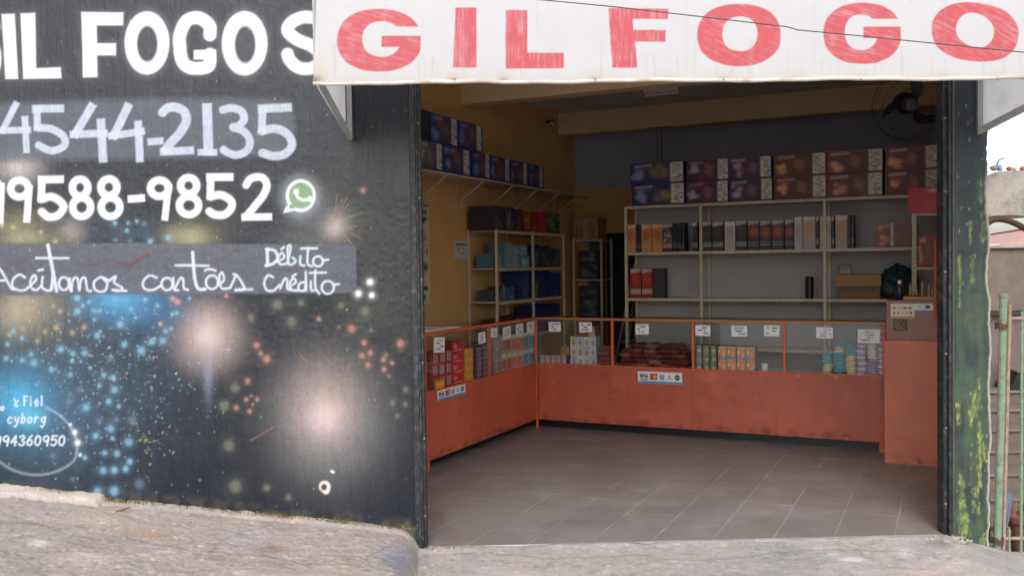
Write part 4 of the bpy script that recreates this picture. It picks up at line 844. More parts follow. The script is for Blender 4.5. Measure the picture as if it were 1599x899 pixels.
mb = MB(); mb.box(x0 + .012, x1 - .012, SF + .045, SF + .29, 1.220, 1.332, .003); build(mb, 'body', mat('dark_cardboard', c(140, 112, 84), .85, .1, 6), t, ROOM)
mb = MB(); mb.box(x0 + .04, x1 - .05, SF + .040, SF + .046, 1.300, 1.325); build(mb, 'slot', M_BLACK, t, ROOM)
xa = back(960 + 1105 / s_, 420, SF + .15)[0]
t = thing('wire_basket', 'small grey wire basket on top of the brown box', 'basket', ROOM, (xa, SF + .15, 1.456))
mb = MB(); mb.box(xa - .055, xa + .055, SF + .10, SF + .20, 1.458, 1.50, .01); build(mb, 'tray', mat('grey_plastic', c(176, 172, 166), .5, .1, 10), t, ROOM)
mb = MB(); mb.tube([(xa - .06, SF + .15, 1.50), (xa - .05, SF + .15, 1.545), (xa, SF + .15, 1.555), (xa + .05, SF + .15, 1.545), (xa + .06, SF + .15, 1.50)], .004, 6); build(mb, 'handle', M_BLACK, t, ROOM)
# crumpled dark bag at the end of the third board
def blob(name, label, cat, m, frame, cx_, cy_, z0, rx, ry, rz, seed, amp=.25, group=None, nu=28, nv=16, flat=.0, col=None):
    th = np.linspace(0, 2 * pi, nu + 1)[:-1]; ph = np.linspace(0, pi, nv); T_, P_ = np.meshgrid(th, ph)
    r = 1 + amp * (fbm(np.cos(T_) * 2 + 5, P_ * 1.5 + np.sin(T_) * 2 + 5, 1.2, seed) - .5) * 2
    X = cx_ + rx * r * np.sin(P_) * np.cos(T_); Y = cy_ + ry * r * np.sin(P_) * np.sin(T_); Z = z0 + rz * (1 + np.cos(P_) * r); Z = np.maximum(Z, z0)
    mb = MB(); v = np.stack([X, Y, Z], -1).reshape(-1, 3); fs = []
    for j in range(nv - 1):
        for i in range(nu): fs.append((j * nu + i, (j + 1) * nu + i, (j + 1) * nu + (i + 1) % nu, j * nu + (i + 1) % nu))
    mb.add(v, fs, col); return tag(build(mb, name, m, None, frame, smooth=True), label, cat, group)
M_TEAL = mat('dark_teal_bag', c(40, 62, 70), .45, .2, 12, .4, 25)
blob('plastic_bag', 'crumpled dark teal plastic bag at the end of the third back shelf', 'bag', M_TEAL, ROOM, 3.19, SF + .12, 1.222, .16, .13, .15, 5, .5)
# ------------------------------------------------------------------ cream rack and pink box behind the cash desk
rk = thing('metal_rack', 'narrow cream metal rack with slotted post behind the cash desk', 'rack', ROOM, (3.45, .95, 0))
mb = MB(); mb.box(3.32, 3.36, .80, .83, 0, 2.0, .003); rkp = build(mb, 'post', M_CREAM, rk, ROOM)
mb = MB(); mb.box(3.62, 3.66, .80, .83, 0, 2.0, .003); build(mb, 'post', M_CREAM, rk, ROOM)
for z in (1.975, 1.50, 1.0): mb = MB(); mb.box(3.36, 3.66, .80, 1.10, z, z + .022, .002); build(mb, 'shelf_board', M_CREAM, rk, ROOM)
for k in range(22): mb = MB(); mb.tube([(3.34, .7985, 1.05 + k * .042), (3.34, .797, 1.05 + k * .042)], .005, 6); build(mb, 'slot', M_BLACK, rkp, ROOM)
def pinkf(v): v.C[:] = c(206, 62, 92); v.C *= (.85 + .3 * v.X)[..., None]; [v.ell(.45 + i * .08, .13 - .02 * (i % 2), .03, .06, c(236, 214, 208), .04) for i in range(6)]; v.glow(.6, .7, .2, .25, c(190, 120, 120), .6)
x0, z0 = back(1417.5, 333, .78); x1, z1 = back(1466, 292, .78)
pbox('pink_box', 'bright pink box on top of the cream rack by the doorway jamb', 'box', ROOM, x0, 3.68, 1.998, z1, .78, .26, pinkf, c(176, 50, 78), nx=20, ny=16)
pbox('carton', 'dark red carton standing inside the cream rack', 'carton', ROOM, 3.37, 3.55, 1.523, 1.80, .84, .2, carton(c(150, 60, 60), c(120, 90, 86), c(206, 150, 130), c(150, 60, 60), c(210, 190, 180), lab=None, seed=660), c(90, 34, 36), nx=20, ny=16)
M_OPAINT = mat('worn_orange_paint', 'attr', 0.45, 0.08, 6, 0.10, 30)
def worn(w, h, base, seed, extra=None):
    def f(v):
        r_ = np.random.default_rng(seed); b = np.array(base); X, Y = v.X * w, v.Y * h
        v.C[:] = b; v.C *= (.82 + .36 * fbm(X, Y, 2.2, seed))[..., None]; v.C *= (.90 + .2 * fbm(X, Y * .15, 9, seed + 7))[..., None]
        for i in range(int(w * 16)): x, y = r_.random(), r_.random(); v.glow(x, y, r_.uniform(.01, .05) / w, r_.uniform(.01, .06) / h, b * r_.choice([.62, .7, 1.25]), r_.uniform(.15, .5), 2.5)
        for i in range(int(w * 14)): x = r_.random(); v.glow(x, r_.choice([.97, .94, 1.0]), r_.uniform(.008, .04) / w, r_.uniform(.006, .03) / h, b * .45, r_.uniform(.3, .8), 2.5)      # kick marks
        for i in range(int(w * 9)): x, y = r_.random(), r_.uniform(.2, 1); L = r_.uniform(.02, .10); a = r_.normal(0, .4); v.stroke([(x, y), (x + L * cos(a) / w, y + L * sin(a) / h)], .0035 / h, b * r_.choice([.6, 1.5]), .012, r_.uniform(.25, .6), False)
        for i in range(int(w * 5)): v.ell(r_.random(), r_.choice([.02, .98, r_.random()]), r_.uniform(.004, .010) / w, r_.uniform(.004, .012) / h, c(214, 176, 150), .01, .7)
        if extra: extra(v)
    return f
def worn_panel(name, parent, frame, x0, x1, z0, z1, y0, depth, base, seed, extra=None):
    w, h = x1 - x0, z1 - z0; nx, ny = int(w / .016) + 2, int(h / .016) + 2; C = panel(nx, ny, worn(w, h, base, seed, extra)); mb = MB()
    X, Y = np.meshgrid(np.linspace(x0, x1, nx), np.linspace(z1, z0, ny)); idx = np.arange(nx * ny).reshape(ny, nx)
    mb.add(np.stack([X, X * 0 + y0 + (fbm(X, Y, 2.5, seed) - .5) * .004, Y], -1).reshape(-1, 3), [(idx[j, i], idx[j + 1, i], idx[j + 1, i + 1], idx[j, i + 1]) for j in range(ny - 1) for i in range(nx - 1)], C.reshape(-1, 3))
    mb.box(x0, x1, y0 + .0035, y0 + depth, z0, z1, 0, base); return build(mb, name, M_OPAINT, parent, frame)
OBASE = c(178, 90, 70)
# ------------------------------------------------------------------ orange glass counter
ct = thing('display_counter', 'orange painted L shaped shop counter with glass display fronts', 'counter', ROOM, (0, 0, 0))
GB, GT = 0.628, 1.058     # glass bottom and top
XE = 3.15
posts_b = [back(x, 540, 0)[0] for x in (956, 1082, 1225)]
posts_s = [side(765, 560, 0)[0]]
NE = -2.075               # near end of the left wing
# back wing
edges = [0.0] + posts_b + [XE]
psp = [.02, back(1081, 620, 0)[0], XE]
for i, (a, b) in enumerate(zip(psp[:-1], psp[1:])): worn_panel('front_panel', ct, ROOM, a + .001, b - .001, .088, GB - .002, 0, .018, OBASE, 1300 + i, (lambda v: v.ell(.085, .10, .055, .09, c(204, 112, 90), .05, .6)) if i else None)
mb = MB(); mb.box(0, XE, .02, .45, GB - .03, GB - .012); build(mb, 'display_shelf', M_CREAM, ct, ROOM)
for a, b in zip(edges[:-1], edges[1:]): mb = MB(); mb.box(a + .013, b - .013, .004, .010, GB + .004, GT - .002); build(mb, 'glass_pane', GLASS, ct, ROOM)
for x in posts_b + [XE - .012]: mb = MB(); mb.box(x - .012, x + .012, -.004, .02, GB, GT, .002); build(mb, 'post', M_ORANGE_TRIM, ct, ROOM)
mb = MB(); mb.box(.015, XE, -.006, .03, GT, 1.082, .003); build(mb, 'top_rail', M_TOPWOOD, ct, ROOM)
mb = MB(); mb.box(.02, XE, .031, .46, 1.066, 1.074); build(mb, 'glass_top', GLASS, ct, ROOM)
mb = MB(); mb.box(.02, XE, -.005, .019, GB - .001, GB + .012, .002); build(mb, 'bottom_rail', M_ORANGE_TRIM, ct, ROOM)
mb = MB(); mb.box(-.44, XE, .44, .455, .0, GB - .03); build(mb, 'rear_panel', M_ORANGE, ct, ROOM)
mb = MB(); mb.box(.02, XE, .02, .44, .088, .10); build(mb, 'base_board', M_ORANGE, ct, ROOM)
mb = MB(); mb.box(-.012, .012, -.008, .016, 0, GT + .02, .002); build(mb, 'leg', M_ORANGE_TRIM, ct, ROOM)
for x, y_ in ((XE - .03, .02), (XE - .03, .40), (1.3, .40), (-.40, NE + .04), (-.40, .40), (-.03, NE + .03)): mb = MB(); mb.box(x - .02, x + .02, y_, y_ + .04, 0, .09); build(mb, 'leg', M_ORANGE_TRIM, ct, ROOM)
# left wing
worn_panel('front_panel', ct, LEFT, NE, -.012, .088, GB - .002, 0, .018, c(190, 92, 68), 1310)
mb = MB(); mb.box(-.44, -.02, NE, -.01, GB - .03, GB - .012); build(mb, 'display_shelf', M_CREAM, ct, ROOM)
es = [NE + .02] + posts_s + [-.012]
for a, b in zip(es[:-1], es[1:]): mb = MB(); mb.box(-.010, -.004, a + .013, b - .013, GB + .004, GT - .002); build(mb, 'glass_pane', GLASS, ct, ROOM)
for y_ in posts_s + [NE + .010]: mb = MB(); mb.box(-.02, .004, y_ - .012, y_ + .012, GB, GT, .002); build(mb, 'post', M_ORANGE_TRIM, ct, ROOM)
mb = MB(); mb.box(-.03, .006, NE, -.01, GT, 1.082, .003); build(mb, 'top_rail', M_ORANGE_TRIM, ct, ROOM)
mb = MB(); mb.box(-.45, -.031, NE, 0.0, 1.066, 1.074); build(mb, 'glass_top', GLASS, ct, ROOM)
mb = MB(); mb.box(-.45, -.44, NE, .44, .0, GB - .03); build(mb, 'rear_panel', M_ORANGE, ct, ROOM)
mb = MB(); mb.box(-.44, -.018, NE, 0, .088, .10); build(mb, 'base_board', M_ORANGE, ct, ROOM)
mb = MB(); mb.box(-.44, -.02, NE - .016, NE - .001, .10, GB); build(mb, 'end_panel', M_ORANGE, ct, ROOM)
mb = MB(); mb.box(-.14, XE - .02, .125, .14, .0, .087); build(mb, 'gap_shade_board', M_BLACK, ct, ROOM)  # added black boards, painting in the shade of the gap under both wings
mb = MB(); mb.box(-.145, -.13, NE + .03, .12, .0, .087); build(mb, 'gap_shade_board', M_BLACK, ct, ROOM)
# pale board hanging at the near end, sheet lying on the near end of the top
mb = MB(); mb.box(-.30, .012, NE - .035, NE - .018, .23, .80, .003); tag(build(mb, 'pale_board', mat('pale_board', c(196, 192, 178), .6, .05, 6), None, ROOM), 'pale grey board hanging on the near end of the left counter', 'board')
mb = MB(); mb.hexa([(-.34, NE + .0, 1.085), (-.02, NE + .0, 1.085), (-.02, NE + .62, 1.085), (-.34, NE + .48, 1.085), (-.34, NE + .0, 1.093), (-.02, NE + .0, 1.093), (-.02, NE + .62, 1.093), (-.34, NE + .48, 1.093)]); tag(build(mb, 'white_sheet', M_WHITE, None, ROOM), 'white sheet lying flat on the near end of the left counter top', 'sheet')
# ------------------------------------------------------------------ cash desk
dk = thing('cash_desk', 'orange cash desk with grey front and card stickers beside the counter', 'desk', ROOM, (3.4, -.1, 0))
worn_panel('body', dk, ROOM, 3.165, 3.66, 0, .965, -.37, .47, c(204, 116, 94), 1320)
mb = MB(); mb.box(3.178, 3.66, -.36, .08, .966, 1.275, .003); build(mb, 'upper_front', mat('grey_brown_laminate', c(150, 112, 104), .5, .08, 5), dk, ROOM)
mb = MB(); mb.box(3.30, 3.66, -.355, .06, 1.277, 1.305, .003); build(mb, 'top', M_TOPWOOD, dk, ROOM)
mb = MB(); mb.tube([(3.527, -.365, 1.10), (3.527, -.365, 1.74)], .008, 8); build(mb, 'orange_pole', M_ORANGE_TRIM, dk, ROOM)
xb, zb = back(1405, 466, -.2); t = thing('blue_bottle', 'small navy bottle with white cap standing on the cash desk', 'bottle', ROOM, (xb, -.2, 1.277))
mb = MB(); mb.lathe([(.028, 1.277), (.034, 1.283), (.034, 1.375), (.026, 1.39), (.014, 1.40)], xb, -.2, 16); build(mb, 'bottle_body', M_NAVY, t, ROOM, smooth=True)
mb = MB(); mb.lathe([(.013, 1.40), (.014, 1.402), (.013, 1.425), (.008, 1.43)], xb, -.2, 12); build(mb, 'cap', M_WHITE, t, ROOM)
for i, (dx, h) in enumerate(((.06, .10), (.10, .07), (.145, .12), (.19, .09), (.215, .06))):
    mb = MB(); mb.lathe([(.012, 1.306), (.014, 1.31), (.012, 1.306 + h * .7), (.005, 1.306 + h)], 3.29 + dx, -.25 + .03 * (i % 2), 10)
    tag(build(mb, 'small_vial', mat('vial_grey', c(150, 130, 110), .3, .2, 20), None, ROOM, smooth=True), 'small greyish vial standing in a row on the cash desk top', 'vial', 'vials on the cash desk')
# ------------------------------------------------------------------ card stickers and notices
def stick(name, label, frame, x0, x1, z0, z1, y0, fn, nx, ny, cat='sticker', group=None, tilt=0.0, skew=0.0):
    C = panel(nx, ny, fn); X, Y = np.meshgrid(np.linspace(-(x1 - x0) / 2, (x1 - x0) / 2, nx), np.linspace((z1 - z0) / 2, -(z1 - z0) / 2, ny)); mb = MB(); idx = np.arange(nx * ny).reshape(ny, nx); n = nx * ny
    mb.add(np.stack([X, X * 0, Y], -1).reshape(-1, 3), [(idx[j, i], idx[j + 1, i], idx[j + 1, i + 1], idx[j, i + 1]) for j in range(ny - 1) for i in range(nx - 1)], C.reshape(-1, 3))
    a, b, d, e = -(x1 - x0) / 2, (x1 - x0) / 2, -(z1 - z0) / 2, (z1 - z0) / 2; th = .0012
    mb.add([(a, 0, d), (b, 0, d), (b, th, d), (a, th, d), (a, 0, e), (b, 0, e), (b, th, e), (a, th, e)], [(3, 2, 1, 0), (4, 5, 6, 7), (1, 2, 6, 5), (2, 3, 7, 6), (3, 0, 4, 7)], C.reshape(-1, 3).mean(0))
    fr = frame @ Matrix.Translation(Vector(((x0 + x1) / 2, y0, (z0 + z1) / 2))) @ Matrix.Rotation(tilt, 4, 'Y')
    return tag(build(mb, name, PAINTED, None, fr, center=False), label, cat, group)
def cards(v):
    v.C[:] = c(226, 226, 224); v.rect(0, .80, 1, 1, c(60, 140, 200), .01)
    v.rect(.05, .15, .24, .34, c(206, 206, 206), .01); text(v, 'VISA', .055, .24, .18, .3, .028, c(40, 52, 110), .02); v.rect(.05, .62, .24, .70, c(30, 36, 70), .01)
    v.rect(.28, .16, .45, .68, c(150, 60, 44), .01); v.ell(.335, .42, .05, .17, c(206, 52, 40), .02); v.ell(.395, .42, .05, .17, c(236, 160, 60), .02)
    v.rect(.50, .20, .60, .66, c(52, 120, 190), .01); text(v, 'AM', .51, .26, .08, .12, .012, WHT, .01); text(v, 'EX', .51, .45, .08, .12, .012, WHT, .01)
    v.ell(.72, .35, .03, .1, c(150, 152, 156), .02); v.rect(.66, .52, .79, .58, c(150, 152, 156), .02); v.ell(.89, .42, .058, .23, c(34, 34, 36), .02); v.rect(.86, .38, .92, .46, c(190, 190, 186), .01)
    v.rect(.02, .84, .08, .94, c(150, 200, 230), .01, .7)
def cards_tail(v):
    v.X = .58 + .42 * v.X; v.x0 = v.X.min(0); v.x1 = v.X.max(0); cards(v)
yl, zl = side(682, 622, .003); yr, zr_ = side(726, 600, .003)
u0, z0 = side(683, 628, .003); u1, z1 = side(726.5, 599, .003)
stick('card_sticker', 'white and blue payment card sticker on the left counter below the red packs', LEFT, u0, u1, side(683, 628, .003)[1] + .008, side(726, 599, .003)[1], -.003, cards, 64, 24)
u0, z0 = back(996, 597, -.003); u1, z1 = back(1065, 580, -.003)
stick('card_sticker', 'white and blue payment card sticker below the heap of dark red packets', ROOM, u0, u1, back(1030, 599, 0)[1], back(1030, 580.5, 0)[1], -.002, cards, 64, 24)
u0, z0 = back(1425, 486, -.362); u1, z1 = back(1457, 474, -.362)
stick('card_sticker', 'short blue edged payment card sticker on the cash desk', ROOM, u0, u1, z0, z1, -.364, cards_tail, 40, 20)
def multi(v):
    v.C[:] = c(222, 216, 202); v.rect(0, .84, 1, 1, c(206, 142, 70), .02)
    for i, q in enumerate(((170, 60, 50), (190, 190, 190), (70, 72, 76), (60, 60, 64))): v.rect(.08 + .22 * i, .22, .22 + .22 * i, .38, c(*q), .02, .85)
    for i, q in enumerate(((60, 110, 180), (190, 60, 50), (190, 160, 150), (150, 152, 156), (50, 50, 54))): v.ell(.15 + .175 * i, .62, .05, .09, c(*q), .03)
u0, z0 = back(1391, 497, -.363); u1, z1 = back(1428, 474, -.363)
stick('card_sticker', 'orange edged sticker with two rows of card logos on the cash desk', ROOM, u0, u1, z0, z1, -.367, multi, 36, 24)
u0, z0 = back(1395, 516, -.362); u1, z1 = back(1417, 498, -.362)
stick('notice', 'small dark notice with gold writing below the orange edged sticker', ROOM, u0, u1, z0, z1, -.364, lambda v: (v.C.__setitem__(slice(None), c(84, 72, 66)), bars(v, .08, .1, .92, .9, 4, c(190, 150, 90), 5)), 20, 16, 'notice')
def price(seed, n=3):
    def f(v): v.C[:] = c(232, 233, 236); bars(v, .12, .12, .88, .88, n, c(70, 72, 84), seed)
    return f
pb = [(856.5, 875.5, 502.5, 517.5, 'first'), (904.5, 924.5, 503, 518.5, 'second'), (992, 1013, 506, 522, 'third'), (1086, 1109, 507.5, 524, 'fourth'), (1142, 1166.5, 508.5, 525, 'fifth'), (1193, 1217, 508, 524.5, 'sixth'), (1274.5, 1300.5, 511, 528, 'seventh'), (1339.5, 1374, 514, 535.5, 'eighth')]
for i, (a, b, t_, d_, o_) in enumerate(pb):
    u0, z1 = back(a, t_, .003); u1, z0 = back(b, d_, .003)
    u0b, z0 = back((a + b) / 2, d_, .003); _, z1 = back((a + b) / 2, t_, .003)
    lab = 'large white price card over the purple and white packets' if i == 7 else 'white price card behind the back counter glass, %s from the counter corner' % o_
    stick('price_card', lab, ROOM, u0, u1, z0, z1, .0028 if i != 7 else .0025, price(700 + i, 3 + (i > 5)), 24, 16, 'price card', None if i == 7 else 'price cards on the back counter', tilt=rng.normal(0, .02))
ps = [(677.5, 694.5, 526.5, 550, 'first'), (747, 758, 518.5, 536, 'second'), (766.5, 776.5, 512, 527, 'third'), (785.5, 797.5, 510, 528, 'fourth'), (805.5, 817, 505.5, 524, 'fifth'), (823, 834, 502, 519, 'sixth')]
for i, (a, b, t_, d_, o_) in enumerate(ps):
    u0 = side(a, (t_ + d_) / 2, -.003)[0]; u1 = side(b, (t_ + d_) / 2, -.003)[0]; z0 = side((a + b) / 2, d_, -.003)[1]; z1 = side((a + b) / 2, t_, -.003)[1]
    stick('price_card', 'white price card behind the left counter glass, %s from the street' % o_, LEFT, u0, u1, z0, z1, .0028, price(720 + i, 4), 16, 20, 'price card', 'price cards on the left counter', tilt=rng.normal(0, .03))
# ------------------------------------------------------------------ goods inside the back counter
DS = .02                        # goods stand this far behind the counter face
r6 = lambda x, y: (830 + x / 5.922, 485 + y / 5.922); r7 = lambda x, y: (1070 + x / 4.997, 485 + y / 4.997)
def smallbox(col, col2, col3, seed):
    def f(v):
        r = np.random.default_rng(seed); v.C[:] = col; v.rect(0, 0, 1, .22, col2, .05); v.glow(.55, .6, .25, .25, col3, .9, 3); v.rect(.1, .06, .9, .16, WHT, .04, .6)
        for i in range(4): v.glow(r.uniform(.1, .9), r.uniform(.3, .9), .1, .1, col2, .6, 3)
    return f
ZS = GB - .0115
def cube(q, x0, x1, zi, h, y0, dep, fn, sc_, label, group, name='firework_box', cat='firework box'):
    a = back(*q(x0, 400), y0)[0]; b = back(*q(x1, 400), y0)[0]
    return pbox(name, label, cat, ROOM, a, b - .003, ZS + zi * h + .0005, ZS + (zi + 1) * h, y0 + rng.uniform(-.004, .004), dep, fn, sc_, group, nx=12, ny=12, tilt=rng.normal(0, .02))
for i in range(5): cube(r6, 75 + i * 50, 124 + i * 50, 0, .095, DS + .03, .1, smallbox(c(214, 126, 66) if i % 2 else c(90, 130, 180), c(80, 130, 190), c(236, 196, 120), 800 + i), c(150, 90, 60), 'small orange and blue box in the low row beside the counter corner', 'orange and blue boxes by the corner')
for i in range(2): cube(r6, 270 + i * 40, 322 + i * 36, 1 + .12 * i, .085, DS + .06, .1, smallbox(c(150, 120, 60), c(80, 70, 40), c(206, 160, 80), 806 + i), c(110, 90, 50), 'small brown and gold box perched on the low orange row', 'brown and gold boxes')
for i in range(4):
    for j in range(3):
        cube(r6, 360 + i * 60, 420 + i * 60, j, .095, DS + .01, .12, smallbox(c(206, 208, 206), ((120, 150, 190), (190, 206, 210), (176, 190, 120))[(i + j) % 3] and c(*((120, 150, 190), (196, 206, 210), (176, 190, 120))[(i + j) % 3]), c(*((90, 130, 190), (196, 80, 70), (110, 130, 90), (90, 90, 100))[(i * 2 + j) % 4]), 810 + i * 3 + j), c(120, 160, 180), 'white cube box with coloured print, %s row of the square stack by the first post' % ('bottom', 'middle', 'top')[j], 'white cube boxes ' + ('bottom', 'middle', 'top')[j])
cube(r6, 530, 588, 3, .095, DS + .03, .1, smallbox(c(196, 170, 160), c(150, 60, 56), c(220, 190, 180), 830), c(120, 70, 60), 'single red and white box on top of the white cube stack', None)
M_PKT = mat('dark_red_wrap', 'attr', .28, .25, 30, .5, 40)
def pillow(name, label, cat, m, frame, x, y, z, lx, ly, lz, rz, tl, col, group, seed):
    nu, nv = 11, 7; U_, V_ = np.meshgrid(np.linspace(-1, 1, nu), np.linspace(-1, 1, nv)); bul = (1 - U_ ** 4) * (1 - V_ ** 4)
    nz_ = (fbm(U_ * 2 + seed, V_ * 2, 1.6, seed) - .5) * .5; mb = MB()
    cc_ = (np.array(col) * (.75 + .5 * fbm(U_ * 3 + seed, V_ * 3, 1.2, seed + 3))[..., None]).reshape(-1, 3)
    idx = np.arange(nu * nv).reshape(nv, nu); q = [(idx[j, i], idx[j, i + 1], idx[j + 1, i + 1], idx[j + 1, i]) for j in range(nv - 1) for i in range(nu - 1)]
    X, Y = U_ * lx / 2, V_ * ly / 2
    mb.add(np.stack([X, Y, lz / 2 + lz / 2 * (bul + nz_ * bul)], -1).reshape(-1, 3), q, cc_); mb.add(np.stack([X, Y, lz / 2 - lz / 2 * bul], -1).reshape(-1, 3), [t_[::-1] for t_ in q], cc_)
    fr = frame @ Matrix.Translation(Vector((x, y, z))) @ Matrix.Rotation(rz, 4, 'Z') @ Matrix.Rotation(tl, 4, 'X')
    return tag(build(mb, name, m, None, fr, smooth=True, center=False), label, cat, group)
# heap of dark red packets between the first and second posts
xa, xb_ = posts_b[0] + .03, posts_b[1] - .03; n = 0
for lay in range(5):
    m_ = 7 - lay // 2
    for i in range(m_):
        for dpt in range(2):
            x = xa + .07 + (i + .5 * (lay % 2) * .6) * (xb_ - xa - .12) / (m_ - .4) + rng.normal(0, .01)
            if x > xb_ - .04 or (lay == 4 and x < xa + .14): continue
            pillow('firework_packet', 'dark red wrapped packet in the heap between the first two counter posts', 'packet', M_PKT, ROOM, min(x, xb_ - .06), DS + .075 + dpt * .13 + rng.normal(0, .008), ZS + .002 + lay * .044, .13, .11, .05, rng.normal(0, .22), rng.normal(0, .12), c(*((122, 62, 56), (134, 78, 66), (110, 54, 52), (146, 106, 94))[rng.integers(4)]), 'dark red packets in the heap', int(rng.integers(1000)))
for lay in range(4):
    pillow('firework_packet', 'brownish red packet stacked against the first counter post', 'packet', M_PKT, ROOM, posts_b[0] - .095, DS + .07, ZS + .002 + lay * .048, .13, .11, .055, rng.normal(0, .15), 0, c(134, 76, 60), 'packets against the first post', 40 + lay)
# green boxes and orange boxes between the second and third posts
for i in range(3):
    for j in range(3): cube(r7, 82 + i * 56, 136 + i * 56, j, .0765, DS + .02, .12, smallbox(c(96, 108, 84), c(60, 72, 60), c(206, 206, 190), 840 + i * 3 + j), c(80, 90, 70), 'small dark green box, %s row of the stack by the second post' % ('bottom', 'middle', 'top')[j], 'green boxes ' + ('bottom', 'middle', 'top')[j])
def orb(seed):
    def f(v):
        v.C[:] = c(176, 140, 80); v.rect(0, .75, 1, 1, c(96, 124, 176), .1); v.glow(.55, .45, .26, .28, c(226, 110, 70), .95, 3); v.ell(.2, .42, .1, .1, WHT, .06); v.rect(.1, .04, .9, .16, c(200, 160, 80), .04); v.glow(.65, .6, .1, .2, c(236, 190, 120), .7, 3)
    return f
for i in range(4):
    for j in range(2): cube(r7, 254 + i * 74, 326 + i * 74, j, .114, DS + .01, .12, orb(860 + i), c(120, 110, 90), 'orange and blue printed box, %s row of the stack behind the middle glass' % ('bottom', 'top')[j], 'orange and blue boxes ' + ('bottom', 'top')[j])
xc = back(*r7(618, 430), .1)[0]; mb = MB(); mb.lathe([(.022, ZS + .001), (.029, ZS + .075), (.027, ZS + .075), (.020, ZS + .006)], xc, .12, 16); tag(build(mb, 'white_cup', M_WHITE, None, ROOM, smooth=True), 'small white cup beside the orange and blue boxes in the counter', 'cup')
# stacked soap-like packets before the cash desk
TEALP, CREAMP, PURP, WHP = c(92, 186, 196), c(238, 222, 192), c(182, 162, 198), c(238, 236, 240)
def packet_stack(x0, x1, n, cols, y0, where, tag_):
    a, b = back(*r7(x0, 420), y0)[0], back(*r7(x1, 420), y0)[0]; z = ZS + .001
    for k in range(n):
        col = cols(k); h = .0245; nm = {TEALP: 'teal', CREAMP: 'cream', PURP: 'purple', WHP: 'white'}[col]
        pillow('soap_packet', 'small %s wrapped packet in the %s' % (nm, where), 'packet', M_WRAP, ROOM, (a + b) / 2 + rng.normal(0, .005), y0 + .05, z, (b - a) * .98, .085, h * 1.12, rng.normal(0, .06), 0, col, '%s packets in the %s' % (nm, where), int(rng.integers(1000)))
        z += h
M_WRAP = mat('glossy_wrap', 'attr', .3, .15, 60, .2, 80)
packet_stack(1065, 1145, 8, lambda k: CREAMP if k < 4 else TEALP, DS + .02, 'lowest stack before the cash desk', 0)
packet_stack(1155, 1243, 11, lambda k: TEALP if k < 8 or k == 10 else CREAMP, DS + .01, 'second stack before the cash desk', 1)
packet_stack(1245, 1328, 11, lambda k: CREAMP if k < 7 else TEALP, DS + .03, 'third stack before the cash desk', 2)
packet_stack(1332, 1413, 14, lambda k: (PURP if k % 2 else WHP), DS + .01, 'fourth stack before the cash desk', 3)
packet_stack(1416, 1497, 14, lambda k: (PURP if k < 6 or k == 12 else (CREAMP if k % 2 else WHP)), DS + .015, 'fifth stack before the cash desk', 4)
packet_stack(1499, 1560, 17, lambda k: (WHP if k % 2 else PURP), DS + .02, 'tall stack against the cash desk', 5)
# ------------------------------------------------------------------ goods inside the left counter
r5 = lambda x, y: (655 + x / 5.995, 490 + y / 5.995)
def lbox(x0, x1, zi, h, y0, dep, fn, sc_, label, group, name='firework_box', cat='firework box', nx=14, ny=12):
    a = side(*r5(x0, 500), -y0)[0]; b = side(*r5(x1, 500), -y0)[0]
    return pbox(name, label, cat, LEFT, a, b - .003, ZS + zi * h + .0005, ZS + (zi + 1) * h, y0 + rng.uniform(-.004, .004), dep, fn, sc_, group, nx=nx, ny=ny, tilt=rng.normal(0, .012))
def redstrip(v):
    v.C[:] = c(150, 36, 40)
    for i in range(9): v.rect(.03 + i * .108, .12, .09 + i * .108, .88, c(210, 196, 196) if i % 3 else c(60, 60, 70), .02, .75)
    v.rect(0, 0, 1, .12, c(190, 44, 46), .02); v.rect(0, .9, 1, 1, c(120, 30, 34), .02)
def redbox(v): v.C[:] = c(196, 36, 44); v.ell(.3, .4, .12, .18, c(236, 150, 110), .06); v.rect(.2, .78, .9, .88, c(236, 190, 176), .03, .7); v.rect(0, .93, 1, 1, c(130, 24, 30), .02)
def yelbox(v): v.C[:] = c(226, 156, 50); v.rect(.15, .3, .85, .5, c(240, 200, 110), .08, .7); v.rect(0, .92, 1, 1, c(160, 100, 30), .02)
for j in range(3): lbox(105, 303, j, .098, DS + .02, .14, redstrip, c(120, 30, 34), 'tray of thin red crackers, %s of the three trays nearest the street' % ('lowest', 'middle', 'topmost')[j], 'trays of red crackers', 'cracker_tray', 'cracker tray', 30, 12)
for j in range(4): lbox(306, 416, j, .088, DS + .015, .12, redbox, c(130, 24, 30), 'bright red box, %s of the column of four' % ('lowest', 'second lowest', 'second highest', 'topmost')[j], 'column of red boxes')
for j in range(4): lbox(420, 500, j, .070, DS + .02, .12, yelbox, c(170, 110, 34), 'yellow orange box, %s of the column beside the red boxes' % ('lowest', 'second lowest', 'second highest', 'topmost')[j], 'column of yellow boxes')
lbox(150, 232, 0, .075, DS - .012, .02, yelbox, c(170, 110, 34), 'single flat yellow pack before the lowest cracker tray', None)
for i in range(2):
    for j in range(3): lbox(530 + i * 62, 588 + i * 60, j, .088, DS + .03, .12, smallbox(c(70, 62, 84), c(50, 60, 110), c(150, 150, 170), 880 + i * 3 + j), c(50, 46, 60), 'small dark purple box, %s row of the block left of the middle post' % ('bottom', 'middle', 'top')[j], 'dark purple boxes ' + ('bottom', 'middle', 'top')[j])
for j in range(6): lbox(674, 770, j, .052, DS + .02, .12, smallbox(c(*((120, 80, 76), (84, 104, 140), (140, 116, 90))[j % 3]), c(90, 90, 120), c(206, 180, 160), 890 + j), c(90, 70, 70), 'flat mixed colour pack stacked beside the middle post of the left counter', 'flat packs by the middle post')
